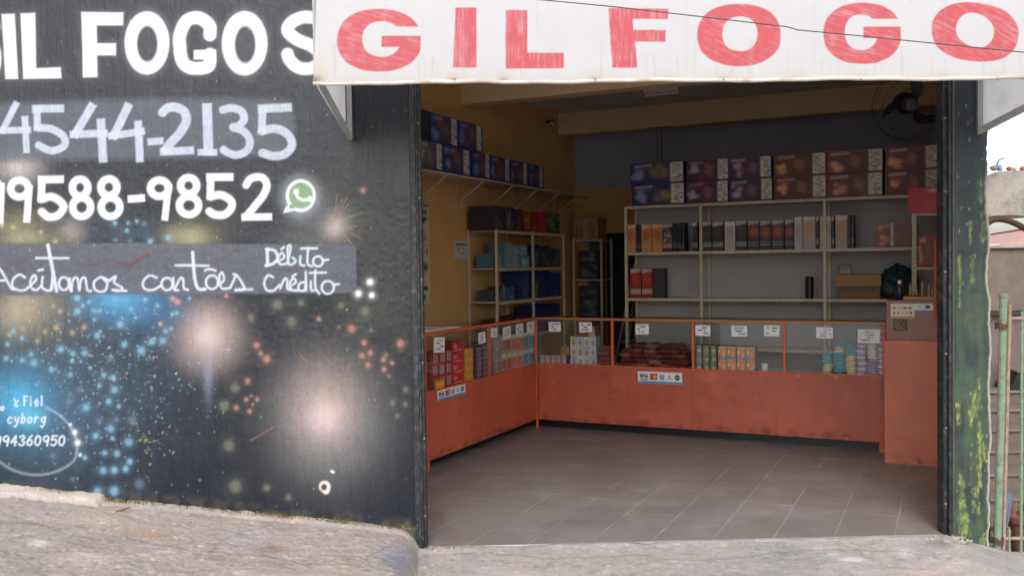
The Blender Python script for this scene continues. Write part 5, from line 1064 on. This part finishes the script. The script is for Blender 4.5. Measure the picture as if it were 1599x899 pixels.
def blister(col):
    def f(v):
        v.C[:] = np.array(c(206, 200, 186)) ; v.rect(.06, .25, .94, .96, col, .05); v.rect(.1, .05, .9, .18, c(226, 220, 196), .05); v.glow(.5, .6, .2, .2, np.array(col) * 1.5 + .1, .7, 3); v.rect(.2, .8, .8, .9, WHT, .05, .6)
    return f
for a, b, col, nm in ((772, 815, c(170, 60, 50), 'dark red'), (817, 862, c(170, 60, 50), 'dark red'), (864, 915, c(206, 84, 66), 'coral'), (918, 972, c(206, 84, 66), 'coral'), (976, 1026, c(50, 130, 170), 'blue'), (1030, 1082, c(50, 130, 170), 'blue')):
    for j in range(2): lbox(a, b, j, .165, DS + .01, .05, blister(col), c(150, 140, 130), '%s blister pack standing in the %s row near the counter corner' % (nm, ('lower', 'upper')[j]), '%s blister packs, %s row' % (nm, ('lower', 'upper')[j]), 'blister_pack', 'blister pack', 10, 14)

# ------------------------------------------------------------------ left wall: high shelf, cartons, shelving, notices
hs_ = thing('wall_shelf', 'long white plank shelf on brackets high on the yellow wall', 'shelf', LEFT, (0.2, .8, 2.45))
for a, b in ((-1.75, 1.52), (1.53, 3.1)): mb = MB(); mb.box(a, b, -WL - .35, -WL - .004, 2.445, 2.463, .002); plk = build(mb, 'plank', M_CREAM, hs_, LEFT)
for x in (-1.4, -.6, .145, .831, 1.47, 2.1, 2.7):
    mb = MB(); mb.tube([(x, -WL - .32, 2.443), (x, -WL - .01, 2.22)], .008, 6); mb.box(x - .01, x + .01, -WL - .012, -WL - .002, 2.18, 2.443); build(mb, 'bracket', M_CREAM, plk, LEFT)
bx = [-1.66, -1.19, -.714, -.165, .234, .709, 1.151, 1.59]
KB = (c(42, 62, 124), c(96, 76, 62), c(110, 140, 200), c(170, 80, 56), c(150, 160, 190))
for i, (a, b) in enumerate(zip(bx[:-1], bx[1:])):
    if i < 1: continue
    k = KB if i > 1 else (c(66, 84, 110), c(120, 90, 70), c(176, 190, 180), c(80, 130, 120), c(190, 190, 190))
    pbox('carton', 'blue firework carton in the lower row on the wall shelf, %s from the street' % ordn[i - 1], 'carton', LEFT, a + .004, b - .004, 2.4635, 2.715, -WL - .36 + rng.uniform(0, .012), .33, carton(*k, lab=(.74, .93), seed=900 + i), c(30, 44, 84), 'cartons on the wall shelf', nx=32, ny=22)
for i, (a, b) in enumerate(((-1.40, -.93), (-.926, -.403), (-.40, .09))):
    k = KB if i else (c(40, 46, 54), c(50, 54, 60), c(60, 64, 70), c(56, 60, 66), c(70, 74, 80))
    pbox('carton', ('dark slatted looking carton in the upper row on the wall shelf', 'blue firework carton in the upper row beside the dark carton', 'blue firework carton ending the upper row on the wall shelf')[i], 'carton', LEFT, a + .004, b - .004, 2.716, 2.985, -WL - .35, .32, carton(*k, lab=(.74, .93) if i else None, seed=920 + i), c(30, 40, 70), None, nx=32, ny=22)
# low shelving against the left wall
ls = thing('shelving_unit', 'cream metal shelving against the yellow wall, full of small boxes', 'shelf', LEFT, (1.3, .75, 0))
FS = -WL - .36
for x in (.36, 1.27, 2.17):
    for y_ in (FS, -WL - .035): mb = MB(); mb.box(x - .018, x + .018, y_, y_ + .022, 0, 1.965, .002); build(mb, 'post', M_CREAM, ls, LEFT)
LZ = (1.940, 1.545, 1.195, .80, .30)
for z in LZ: mb = MB(); mb.box(.36, 2.17, FS + .004, -WL - .015, z, z + .014, .002); mb.box(.36, 2.17, FS + .002, FS + .012, z - .016, z + .015); build(mb, 'shelf_board', M_CREAM, ls, LEFT)
cs = thing('shelving_unit', 'dark corner shelving unit beside the rear door with a brown carton on top', 'shelf', ROOM, (-.55, 3.1, 0))
for x in (-.80, -.42):
    for y_ in (2.98, 3.36): mb = MB(); mb.box(x - .016, x + .016, y_, y_ + .022, 0, 1.92, .002); build(mb, 'post', M_CREAM, cs, ROOM)
for z in (1.88, 1.37, .85): mb = MB(); mb.box(-.80, -.42, 2.985, 3.36, z, z + .02, .002); build(mb, 'shelf_board', M_CREAM, cs, ROOM)
def plain(col, sp, seed):
    def f(v):
        r = np.random.default_rng(seed); v.C[:] = col
        for i in range(8): v.glow(r.uniform(.1, .9), r.uniform(.15, .85), r.uniform(.04, .14), r.uniform(.05, .15), np.array(sp) * r.uniform(.5, 1.2), .7, 3)
        v.rect(.1, .75, .9, .85, np.array(sp), .04, .5)
    return f
tops = [(.30, .55, .25, (60, 62, 70), (110, 110, 120), 'black'), (.56, .80, .25, (54, 56, 64), (150, 150, 150), 'black and grey'), (.81, 1.02, .24, (60, 56, 60), (140, 90, 80), 'black and rust'), (1.03, 1.22, .22, (130, 60, 48), (226, 176, 80), 'red and gold'), (1.23, 1.42, .21, (160, 50, 56), (206, 90, 90), 'red'), (1.43, 1.66, .23, (190, 44, 76), (206, 80, 100), 'crimson'), (1.67, 2.05, .24, (50, 84, 60), (150, 160, 130), 'dark green')]
for i, (a, b, h, q, sp, nm) in enumerate(tops):
    pbox('firework_box', '%s box lying on top of the shelving against the yellow wall' % nm, 'firework box', LEFT, a, b - .004, 1.9555, 1.9555 + h, FS + .01, .28, plain(c(*q), c(*sp), 930 + i), c(*[int(t_ * .8) for t_ in q]), nx=14, ny=12)
pbox('cardboard_box', 'brown cardboard carton on top of the dark corner shelving', 'carton', ROOM, -.80, -.46, 1.901, 2.19, 2.99, .3, lambda v: (v.C.__setitem__(slice(None), c(176, 142, 108)), v.rect(.42, 0, .55, 1, c(196, 166, 128), .03), [v.rect(x, .45, x + .08, .9, c(110, 84, 64), .06) for x in (.1, .3, .75)]), c(160, 128, 96), nx=18, ny=14)
k = 0
for (z, items) in ((1.5595, [(.40, .58, .15, (96, 150, 176), (226, 140, 130)), (.60, .78, .13, (110, 170, 190), (236, 150, 136)), (.80, .98, .14, (130, 180, 196), (226, 120, 110)), (1.00, 1.22, .13, (110, 160, 186), (200, 220, 220)), (1.32, 1.55, .26, (44, 54, 84), (130, 130, 120)), (1.57, 1.82, .25, (52, 60, 74), (110, 116, 120)), (1.84, 2.12, .22, (56, 64, 80), (130, 132, 130))]),
                   (1.2095, [(.40, .55, .12, (70, 96, 104), (150, 170, 160)), (.66, .86, .15, (60, 90, 130), (90, 140, 170)), (.88, 1.02, .11, (40, 42, 52), (80, 80, 90)), (1.04, 1.23, .30, (40, 66, 130), (70, 110, 170)), (1.32, 1.52, .20, (60, 66, 70), (160, 150, 100)), (1.54, 1.84, .30, (42, 56, 120), (60, 80, 140)), (1.86, 2.12, .28, (36, 52, 120), (60, 84, 150))]),
                   (.8145, [(.45, .8, .2, (70, 66, 60), (120, 110, 100)), (.9, 1.2, .22, (60, 60, 80), (110, 110, 130)), (1.32, 2.1, .30, (40, 50, 100), (60, 70, 110))])):
    for i, (a, b, h, q, sp) in enumerate(items):
        nm = 'light blue' if q[1] > 140 else ('deep blue' if q[2] > 100 else 'dark grey'); bd = {1.5595: 'upper', 1.2095: 'middle', .8145: 'low'}[z]
        pbox('firework_box', '%s box, %s from the street on the %s board of the side shelving' % (nm, ordn[i], bd), 'firework box', LEFT, a, b, z, z + h, FS + .03 + rng.uniform(0, .03), .22, plain(c(*q), c(*sp), 950 + k), c(*[int(t_ * .8) for t_ in q]), 'boxes on the side shelving', nx=12, ny=10); k += 1
for i, (a, h, z) in enumerate(((.62, .12, 1.7095), (.80, .10, 1.7025), (1.01, .12, 1.692))):
    pbox('firework_box', 'light blue box stacked on the upper board row, %s from the street' % ordn[i], 'firework box', LEFT, a, a + .19, z + (.0 if i else -.019), z + h, FS + .05, .2, plain(c(120, 160, 176), c(206, 206, 190), 980 + i), c(90, 120, 140), 'light blue boxes stacked above', nx=12, ny=10)
x = .60; mb = MB(); mb.lathe([(.03, 1.2095), (.034, 1.213), (.034, 1.33), (.012, 1.37), (.012, 1.40)], x, FS + .06, 14); tag(build(mb, 'spray_can', mat('dark_can', c(90, 92, 104), .3, .3, 30), None, LEFT, smooth=True), 'small spray can with narrow neck on the middle side shelf', 'can')
for i, (z, h) in enumerate(((1.3905, .22), (1.62, .14), (.8705, .3), (1.18, .12))):
    pbox('firework_box', 'dark printed box on the corner shelving, %s' % ('on the middle board', 'stacked on the middle board box', 'on the low board', 'stacked on the low board box')[i], 'firework box', ROOM, -.74, -.47, z if i % 2 == 0 else (1.611 if i == 1 else 1.171), z + h, 3.0, .25, plain(c(60, 62, 72), c(130, 130, 134), 990 + i), c(50, 52, 60), nx=12, ny=10)
# notices on the yellow wall
u0, z1 = side(655, 318, WL + .004); u1, z0 = side(672, 474, WL + .004)
def banner(v):
    v.C[:] = c(216, 212, 200); v.rect(.0, 0, 1, .03, c(90, 90, 90), .01); v.rect(.1, .06, .9, .1, c(90, 90, 96), .02); v.poly([(.55, .13), (.95, .13), (.75, .2)], c(44, 44, 50), .02)
    bars(v, .1, .26, .9, .8, 16, c(130, 128, 124), 12); v.rect(.1, .82, .9, .86, c(60, 70, 80), .02); v.rect(.4, .91, .8, .95, c(50, 60, 76), .02); v.rect(.85, .44, .92, .5, c(60, 60, 60), .01); v.rect(.6, .6, .9, .66, c(90, 90, 90), .03)
stick('wall_banner', 'tall narrow pale banner hanging on the yellow wall near the doorway', LEFT, u0 - .28, u1, z0, z1 + .0, -WL - .004, banner, 20, 60, 'banner')
u0, z1 = side(708.5, 375.5, WL + .004); u1, z0 = side(730, 404, WL + .004)
stick('notice', 'small white paper notice taped to the yellow wall', LEFT, u0, u1, z0, z1, -WL - .003, lambda v: (v.C.__setitem__(slice(None), c(214, 212, 216)), v.rect(.15, .14, .85, .26, c(150, 90, 90), .03), bars(v, .2, .36, .8, .75, 3, c(110, 110, 120), 3)), 20, 24, 'notice')
# ------------------------------------------------------------------ security camera, lamp, fan, wires, ladder
e2c, zc = side(862, 192, WL + .10)
t = thing('security_camera', 'small black security camera fixed high on the yellow wall', 'camera', LEFT, (e2c, -WL - .1, zc))
mb = MB(); mb.tube([(e2c + .05, -WL - .001, zc + .03), (e2c + .03, -WL - .05, zc + .02), (e2c, -WL - .09, zc)], .012, 8); build(mb, 'mount', M_BLACK, t, LEFT)
mb = MB(); mb.tube([(e2c + .06, -WL - .085, zc + .02), (e2c - .07, -WL - .13, zc - .02)], .038, 14); build(mb, 'body', M_BLACK, t, LEFT)
mb = MB(); mb.tube([(e2c - .0705, -WL - .130, zc - .02), (e2c - .078, -WL - .133, zc - .023)], .026, 14); build(mb, 'lens', mat('lens_grey', c(130, 134, 140), .2, .1, 10), t, LEFT)
p = on_z(1033, 147, ZC - .06) - C0; xl, yl = p @ E1, p @ E2
t = thing('ceiling_lamp', 'unlit white tube lamp fixed under the grey ceiling', 'lamp', ROOM, (xl, yl, ZC - .06))
mb = MB(); mb.box(xl - .20, xl + .20, yl - .04, yl + .04, ZC - .045, ZC - .001, .004); build(mb, 'base', M_WHITE, t, ROOM)
mb = MB(); mb.tube([(xl - .19, yl, ZC - .062), (xl + .19, yl, ZC - .062)], .015, 10); build(mb, 'tube', M_WHITE, t, ROOM)
xf, zf = back(1420, 163, .75); yf = .75
fan = thing('wall_fan', 'black wall mounted fan with wire cage high beside the right jamb', 'fan', ROOM, (xf, yf, zf))
FT = Matrix.Translation(Vector((xf, yf, zf))) @ Matrix.Rotation(.30, 4, 'X') @ Matrix.Rotation(.35, 4, 'Z'); FF = ROOM @ FT
RC = .315
mb = MB()
for rr, yy in ((RC, 0), (RC * .97, -.05), (RC * .8, -.09), (RC * .5, -.11), (RC * .97, .05)): mb.tube([(rr * cos(2 * pi * k / 36), yy, rr * sin(2 * pi * k / 36)) for k in range(37)], .0016, 5, False)
for k in range(30):
    w = 2 * pi * k / 30; mb.tube([(.06 * cos(w), -.115, .06 * sin(w)), (RC * .6 * cos(w), -.108, RC * .6 * sin(w)), (RC * .95 * cos(w), -.055, RC * .95 * sin(w)), (RC * cos(w), 0, RC * sin(w))], .0008, 4, False)
build(mb, 'cage', M_BLACK, fan, FF, smooth=True)
for k, w0 in enumerate((2.95, 5.05, .95)):
    mb = MB(); vs = []; nr = 9
    for i in range(nr):
        r = .05 + (RC * .84 - .05) * i / (nr - 1); wd = .16 + .5 * sin(pi * min(1, i / (nr - 1) * .92 + .08)) ; sweep = .55 * (i / (nr - 1)) ** 1.5
        for sgn, yo in ((-1, -.035), (1, .035)):
            a_ = w0 + sweep + sgn * wd * .62 * (1 - .45 * i / (nr - 1)); vs.append((r * cos(a_), yo * (1 - .3 * i / nr) - .02, r * sin(a_)))
    n0 = len(vs); vs += [(x, y_ + .004, z) for x, y_, z in vs]
    fs = [(2 * i, 2 * i + 1, 2 * i + 3, 2 * i + 2) for i in range(nr - 1)] + [(n0 + 2 * i, n0 + 2 * i + 2, n0 + 2 * i + 3, n0 + 2 * i + 1) for i in range(nr - 1)]
    mb.add(vs, fs); build(mb, 'blade', mat('fan_blade_plastic', c(40, 48, 66), .3, .1, 10), fan, FF, smooth=True)
mb = MB(); mb.tube([(0, -.10, 0), (0, -.08, 0), (0, .03, 0)], [.03, .055, .06], 18); build(mb, 'hub', mat('hub_grey', c(92, 92, 110), .35, .1, 10), fan, FF)
mb = MB(); mb.tube([(0, .03, 0), (0, .06, 0), (0, .17, 0), (0, .20, 0)], [.07, .095, .09, .05], 18); build(mb, 'motor', M_BLACK, fan, FF)
mb = MB(); mb.tube([(xf, yf + .12, zf - .03), (xf + .10, yf + .14, zf - .10), (WR - .002, yf + .14, zf - .12)], .018, 8); build(mb, 'arm', M_BLACK, fan, ROOM)
for dx in (0, .05):
    x, z = back(1026, 207, 2.86); mb = MB(); mb.tube([(x + dx, 2.87, 3.27), (x + dx + .004, 2.86, 3.0), (x + dx - .003, 2.85, 2.60)], .004, 6)
    tag(build(mb, 'hanging_wire', M_BLACK, None, ROOM, smooth=True), 'thin dark wire hanging from the rear beam above the shelving', 'wire', 'wires hanging from the rear beam')
xt, zt = back(975, 418, 1.75)
t = thing('step_ladder', 'folded aluminium step ladder leaning beside the back shelving', 'ladder', ROOM, (.3, 1.75, 0))
for (xo, yo) in ((-.20, 1.72), (-.10, 2.0)):
    for s2 in (0, .0): pass
for nm, x1_, x2_, y1_, y2_ in (('rail', .445, .12, 1.74, 1.64), ('rail', .455, .30, 1.96, 1.90), ('rail', .45, .18, 1.80, 2.05)):
    mb = MB(); mb.tube([(x1_, y1_, 1.60), (x2_, y2_, .01)], .014, 6); build(mb, nm, M_ALU, t, ROOM)
for k in range(5):
    f_ = .2 + k * .18; a = np.array([.445 + (.12 - .445) * f_, 1.74 - .1 * f_, 1.6 - 1.59 * f_]); b = np.array([.455 + (.30 - .455) * f_, 1.96 - .06 * f_, 1.6 - 1.59 * f_]); mb = MB(); mb.tube([a, b], .012, 6); build(mb, 'rung', M_ALU, t, ROOM)

# ================================================================== BESIDE THE SHOP (right edge)
# everything in the street-front frame: x along the front, y inwards
def at(x, y, d):                    # photo pixel at d metres behind the street front -> front frame coords
    q = on_plane(x, y, F0 - FN * d, FN) - F0; return q @ FU, d, q[2]
# green iron gate
gt = thing('iron_gate', 'rusty green painted iron gate beside the mossy pillar', 'gate', FAC, (3.35, .05, -.35))
gx, _, gz = at(1567, 462, .05); bxx, _, bz = at(1556, 890, .05)
mb = MB(); mb.tube([(gx, .05, gz), (gx - .012, .05, gz - .6), (bxx, .05, bz), (bxx - .006, .05, -.42)], [.021, .021, .022, .022], 10); mb.tube([(gx, .05, gz - .005), (gx, .05, gz + .012)], [.028, .026], 10); build(mb, 'post', M_GREENP, gt, FAC, smooth=False)
a = at(1577, 476, .06); b = at(1566, 880, .06); mb = MB(); mb.tube([(a[0], .06, a[2]), (b[0], .06, b[2]), (b[0] - .003, .06, -.42)], .011, 8); build(mb, 'bar', M_RUSTP, gt, FAC)
gw = .62; gx0 = b[0]
for y_, nm in ((497, 'rail'), (840, 'rail')):
    p = at(1580, y_, .06); mb = MB(); mb.tube([(gx0 + (.05 if y_ < 500 else .01), .06, p[2]), (gx0 + gw, .06, p[2])], .010, 8); build(mb, nm, M_RUSTP, gt, FAC)
zt_, zb_ = at(1580, 494, .06)[2], at(1580, 838, .06)[2]
for x in (1594, 1624, 1654, 1684):
    p = at(x, 600, .06)[0]; mb = MB(); mb.tube([(p + .008, .06, zt_ + .03), (p, .06, -.42)], .009, 8); build(mb, 'bar', M_GREENP, gt, FAC)
for x in (1576, 1610, 1640):
    p = at(x, 860, .06)[0]; mb = MB(); mb.tube([(p, .06, zb_ + .04), (p, .06, -.42)], .008, 8); mb.tube([(p, .06, zb_ + .03), (p, .06, zb_ + .06)], [.010, .004], 6); build(mb, 'short_bar', M_GREENP, gt, FAC)
for (x, y_) in ((1562, 508), (1556, 843)):
    p = at(x, y_, .05); mb = MB()
    for k in range(3): mb.tube([(p[0] + .03 * cos(2 * pi * i / 14) + .006, .05 + .035 * sin(2 * pi * i / 14), p[2] + .012 * k - .012 + .008 * sin(i)) for i in range(15)], .004, 5, False)
    build(mb, 'chain', mat('rust_chain', c(96, 66, 52), .8, .3, 30), gt, FAC)
# concrete beam bridging the passage, with rubble on top
p0 = at(1536, 268, .45); p1 = at(1536, 338, .45)
mb = MB(); n = 30; vs = []
xs_ = np.linspace(3.26, 5.2, n)
top = p0[2] + (fbm(xs_, xs_ * 0, 6, 1101) - .5) * .05; bot = p1[2] + (fbm(xs_, xs_ * 0 + 4, 7, 1102) - .5) * .03
top[:2] -= .02
for y_ in (.42, .78):
    xr_ = np.linspace(3.175 + .525 * y_, 5.2, n)
    vs += [(x, y_ + (rng.uniform(-.008, .008)), b_) for x, b_ in zip(xr_, bot)] + [(x, y_ + (rng.uniform(-.008, .008)), t_) for x, t_ in zip(xr_, top)]
fs = []
for i in range(n - 1): fs += [(i, i + 1, n + i + 1, n + i), (2 * n + i, 3 * n + i, 3 * n + i + 1, 2 * n + i + 1), (n + i, n + i + 1, 3 * n + i + 1, 3 * n + i), (i, 2 * n + i, 2 * n + i + 1, i + 1)]
fs += [(0, n, 3 * n, 2 * n), (n - 1, 3 * n - 1, 4 * n - 1, 2 * n - 1)]
mb.add(vs, fs); tag(build(mb, 'concrete_beam', M_CONC, None, FAC), 'rough weathered concrete beam across the side passage', 'beam')
for i, (x, r, q) in enumerate(((1552, .024, (150, 138, 122)), (1576, .018, (166, 112, 82)), (1584, .014, (186, 160, 136)), (1597, .018, (150, 116, 92)))):
    p = at(x, 262, .5); blob('rubble_stone', 'small %s rubble lump on the concrete beam' % ('grey', 'rust orange', 'pale buff', 'brown')[i], 'rubble', mat('rubble_%d' % i, c(*q), .9, .2, 30, .4, 60), FAC, p[0], .5, p0[2] + .008, r, r, r * .7, 1110 + i, .5, None, 10, 7)
p = at(1561, 258, .5); mb = MB(); mb.lathe([(.012, p0[2] + .008), (.015, p0[2] + .012), (.014, p0[2] + .035), (.008, p0[2] + .045)], p[0], .5, 12); mb.tube([(p[0] - .02, .5, p0[2] + .04), (p[0] - .015, .48, p0[2] + .075), (p[0] + .015, .48, p0[2] + .085)], .005, 6)
tag(build(mb, 'blue_bottle', mat('blue_bottle_plastic', c(120, 148, 190), .3, .2, 30), None, FAC, smooth=True), 'broken pale blue bottle lying among rubble on the concrete beam', 'bottle')
# dark arched pipe under the beam
pts = [at(x, y_, 1.2) for x, y_ in ((1538, 352), (1552, 343), (1572, 344), (1599, 356), (1640, 384))]
mb = MB(); mb.tube(crom(pts), .022, 8); tag(build(mb, 'arched_pipe', mat('dark_brown_pipe', c(84, 70, 66), .6, .2, 20), None, FAC, smooth=True), 'dark arched pipe under the concrete beam', 'pipe')
# far building with white gable and salmon roof, seen through the gap
fb = thing('far_house', 'distant white house with salmon tiled roof beyond the passage', 'house', FAC, (12.5, 17, -1))
q0 = at(1590, 384, 17); mb = MB(); mb.box(8.0, 17, 17, 22, -1, q0[2] + .05); build(mb, 'wall', mat('far_white_wall', c(230, 226, 222), .8, .05, 2), fb, FAC)
qa, qb = at(1566, 386, 16.7), at(1599, 376, 16.7)
mb = MB(); mb.hexa([(qa[0] - .3, 16.6, qa[2]), (17.3, 16.6, qa[2]), (17.3, 22.2, qa[2]), (qa[0] - .3, 22.2, qa[2]), (qb[0] + 2.2, 18.6, qa[2] + .55), (15.5, 18.6, qa[2] + .55), (15.5, 20, qa[2] + .55), (qb[0] + 2.2, 20, qa[2] + .55)]); build(mb, 'roof', mat('salmon_roof', c(196, 152, 136), .8, .15, 8, .3, 20), fb, FAC)
# rear wall, side wall and steps of the passage
z0 = at(1560, 388, 3.6)[2]; z1 = at(1560, 486, 3.6)[2]
rw = thing('passage_wall', 'stained concrete wall at the end of the side passage', 'wall', FAC, (6.8, 3.6, z1))
mb = MB(); mb.box(5.14, 8.6, 3.6, 3.78, z1, z0, .008); build(mb, 'upper_band', M_DARKCONC, rw, FAC)
mb = MB(); mb.box(5.12, 8.6, 3.55, 3.80, z0 + .001, z0 + .035, .006); build(mb, 'coping', M_CONC, rw, FAC)
mb = MB(); mb.box(5.16, 8.6, 3.66, 3.78, -.6, z1 - .03); build(mb, 'lower_wall', mat('mauve_brown_wall', c(112, 100, 98), .8, .2, 4, .2, 30), rw, FAC)
mb = MB(); mb.box(5.13, 8.6, 3.58, 3.66, z1 - .035, z1 - .001); build(mb, 'lintel_strip', mat('dark_strip', c(66, 54, 50), .8, .2, 8), rw, FAC)
st = thing('stone_steps', 'damp concrete steps climbing the side passage behind the gate', 'steps', FAC, (4.6, 2.5, -.6))
tread = mat('worn_tread', c(120, 115, 108), .85, .2, 10, .4, 50)
for k in range(8):
    dz = .33 - .13 * k; yy = 3.35 - .28 * k
    if yy < .9: break
    mb = MB(); mb.box(3.25 + .525 * (yy + .14), 7.4, yy, yy + .285, dz - .30, dz - .028, .004); build(mb, 'riser', M_DARKCONC, st, FAC)
    mb = MB(); mb.box(3.245 + .525 * (yy + .14), 7.4, yy - .025, yy + .26, dz - .027, dz, .008); build(mb, 'tread', tread, st, FAC)
mb = MB(); mb.box(3.30, 6.4, .0, 1.5, -.75, -.55); mb.box(3.30, 6.4, 1.3, 3.7, -.95, -.72); struct(build(mb, 'passage_floor', M_DARKCONC, None, FAC))
# slanted dark box on the steps
p = at(1592, 606, 3.3); t = thing('slanted_bin', 'dark box with slanted lid standing at the top of the steps', 'box', FAC, (p[0] + .15, 3.42, .33))
mb = MB(); mb.hexa([(p[0] - .06, 3.36, .331), (p[0] + .40, 3.36, .331), (p[0] + .40, 3.62, .331), (p[0] - .06, 3.62, .331), (p[0] + .02, 3.36, .50), (p[0] + .40, 3.36, .50), (p[0] + .40, 3.62, .50), (p[0] + .02, 3.62, .50)]); build(mb, 'body', M_BLACK, t, FAC)
mb = MB(); mb.hexa([(p[0] - .0, 3.33, .501), (p[0] + .42, 3.33, .501), (p[0] + .42, 3.64, .53), (p[0] - .0, 3.64, .53), (p[0] - .0, 3.33, .515), (p[0] + .42, 3.33, .515), (p[0] + .42, 3.64, .545), (p[0] - .0, 3.64, .545)]); build(mb, 'lid', mat('grey_lid', c(120, 112, 108), .6, .1, 8), t, FAC)
# blue grey tyre leaning behind the gate
p = at(1587, 806, .30); TF = FAC @ Matrix.Translation(Vector((p[0] - .085, .30, p[2] + .02))) @ Matrix.Rotation(.95, 4, 'Z') @ Matrix.Rotation(.2, 4, 'X')
mb = MB(); R0 = .105; mb.tube([(R0 * cos(2 * pi * k / 32), 0, R0 * sin(2 * pi * k / 32)) for k in range(33)], .032, 10, False)
for rr in (.05, .075): mb.tube([((R0 + .0) * cos(2 * pi * k / 32) * (1 + rr * .2), -.030 - rr * .03, R0 * sin(2 * pi * k / 32) * (1 + rr * .2)) for k in range(33)], .006, 5, False)
tag(build(mb, 'old_tyre', mat('blue_grey_rubber', c(104, 114, 136), .6, .15, 20), None, TF, smooth=True, center=False), 'small blue grey tyre leaning behind the green gate', 'tyre')
# flower pot rim and litter below the gate
p = at(1592, 800, .8); t = thing('flower_pot', 'terracotta flower pot with a small plant behind the gate', 'pot', FAC, (p[0] + .04, .8, -.55))
mb = MB(); mb.lathe([(.07, -.55), (.10, -.30), (.115, p[2] - .06), (.125, p[2] - .06), (.125, p[2] - .02), (.10, p[2] - .02)], p[0] + .05, .8, 18); build(mb, 'pot', mat('terracotta', c(132, 92, 76), .8, .15, 12), t, FAC, smooth=False)
mb = MB()
for i in range(40):
    w = rng.uniform(0, 2 * pi); L = rng.uniform(.06, .15); b0 = np.array([p[0] + .05 + rng.normal(0, .03), .8 + rng.normal(0, .03), p[2] - .03]); tip = b0 + np.array([cos(w) * L * .5, sin(w) * L * .5, L]); sx = np.array([-sin(w), cos(w), 0]) * .006
    mb.add([b0 - sx * .5, b0 + sx * .5, (b0 + tip) / 2 + sx, tip, (b0 + tip) / 2 - sx], [(0, 1, 2, 4), (4, 2, 3)], c(*((96, 120, 62), (130, 126, 70), (160, 96, 66))[rng.integers(3)]))
build(mb, 'leaves', mat('pot_leaves', 'attr', .7, .2, 20), t, FAC)
for i in range(26):
    x = rng.uniform(3.36, 3.85); y_ = rng.uniform(.10, .55); r = rng.uniform(.018, .05); nm, q = (('white', (214, 210, 206)), ('grey', (150, 146, 140)), ('brick red', (140, 96, 84)), ('buff', (186, 168, 146)))[rng.integers(4)]
    x = max(x, 3.30 + .525 * y_)
    blob('rubble_stone', '%s rubble lump on the ground behind the green gate' % nm, 'rubble', mat('ground_rubble_' + nm.replace(' ', '_'), c(*q), .9, .2, 30, .4, 60), FAC, x, y_, -.55, r, r, r * .7, 1200 + i, .6, '%s rubble behind the gate' % nm, 10, 7)

# crumbs of mortar along the threshold, twig on the pavement
mb = MB()
for i in range(240):
    u0 = rng.choice([rng.uniform(0, 2.95), rng.normal(.05, .08), rng.normal(2.95, .08), rng.normal(3.12, .06)])
    if u0 < .005 or u0 > 3.25: continue
    o = rng.normal(.015, .02) if u0 < 2.96 else rng.uniform(.03, .10); rr = rng.uniform(.003, .011); z0 = -.004 - .125 * max(o - .02, 0) - (.11 if u0 > 3.1 else 0)
    vs = [(u0 + rr * rng.uniform(.6, 1.2) * a, -o + rr * rng.uniform(.6, 1.2) * b, z0 + rr * rng.uniform(.5, .9) * c_) for a, b, c_ in ((1, 0, 0), (0, 1, 0), (-1, 0, 0), (0, -1, 0), (.2, .1, 1))]
    mb.add(vs, [(0, 1, 4), (1, 2, 4), (2, 3, 4), (3, 0, 4), (3, 2, 1, 0)], c(*((186, 176, 160), (150, 144, 136), (110, 104, 96), (200, 180, 140))[rng.integers(4)]))
struct(build(mb, 'mortar_crumbs', mat('mortar_crumbs', 'attr', .9, .2, 40), None, FAC), 'stuff', 'loose mortar crumbs along the doorway threshold', 'crumbs')
d = ray(192, 798); tp = None
for k in range(400):
    q = EYE + d * (3.5 + k * .005); uu_, oo_ = (q - F0) @ FU, (q - F0) @ FN
    if q[2] <= .088 - .12 * uu_ - .03 * oo_ + .004: tp = (uu_, -oo_, q[2]); break
mb = MB(); mb.tube([(tp[0] - .03, tp[1] - .02, tp[2] + .006), (tp[0], tp[1], tp[2] + .010), (tp[0] + .03, tp[1] + .03, tp[2] + .016)], [.004, .006, .003], 6); tag(build(mb, 'twig', mat('twig_brown', c(128, 92, 76), .9, .2, 40), None, FAC), 'short brown twig lying on the pavement near the mural wall', 'twig')
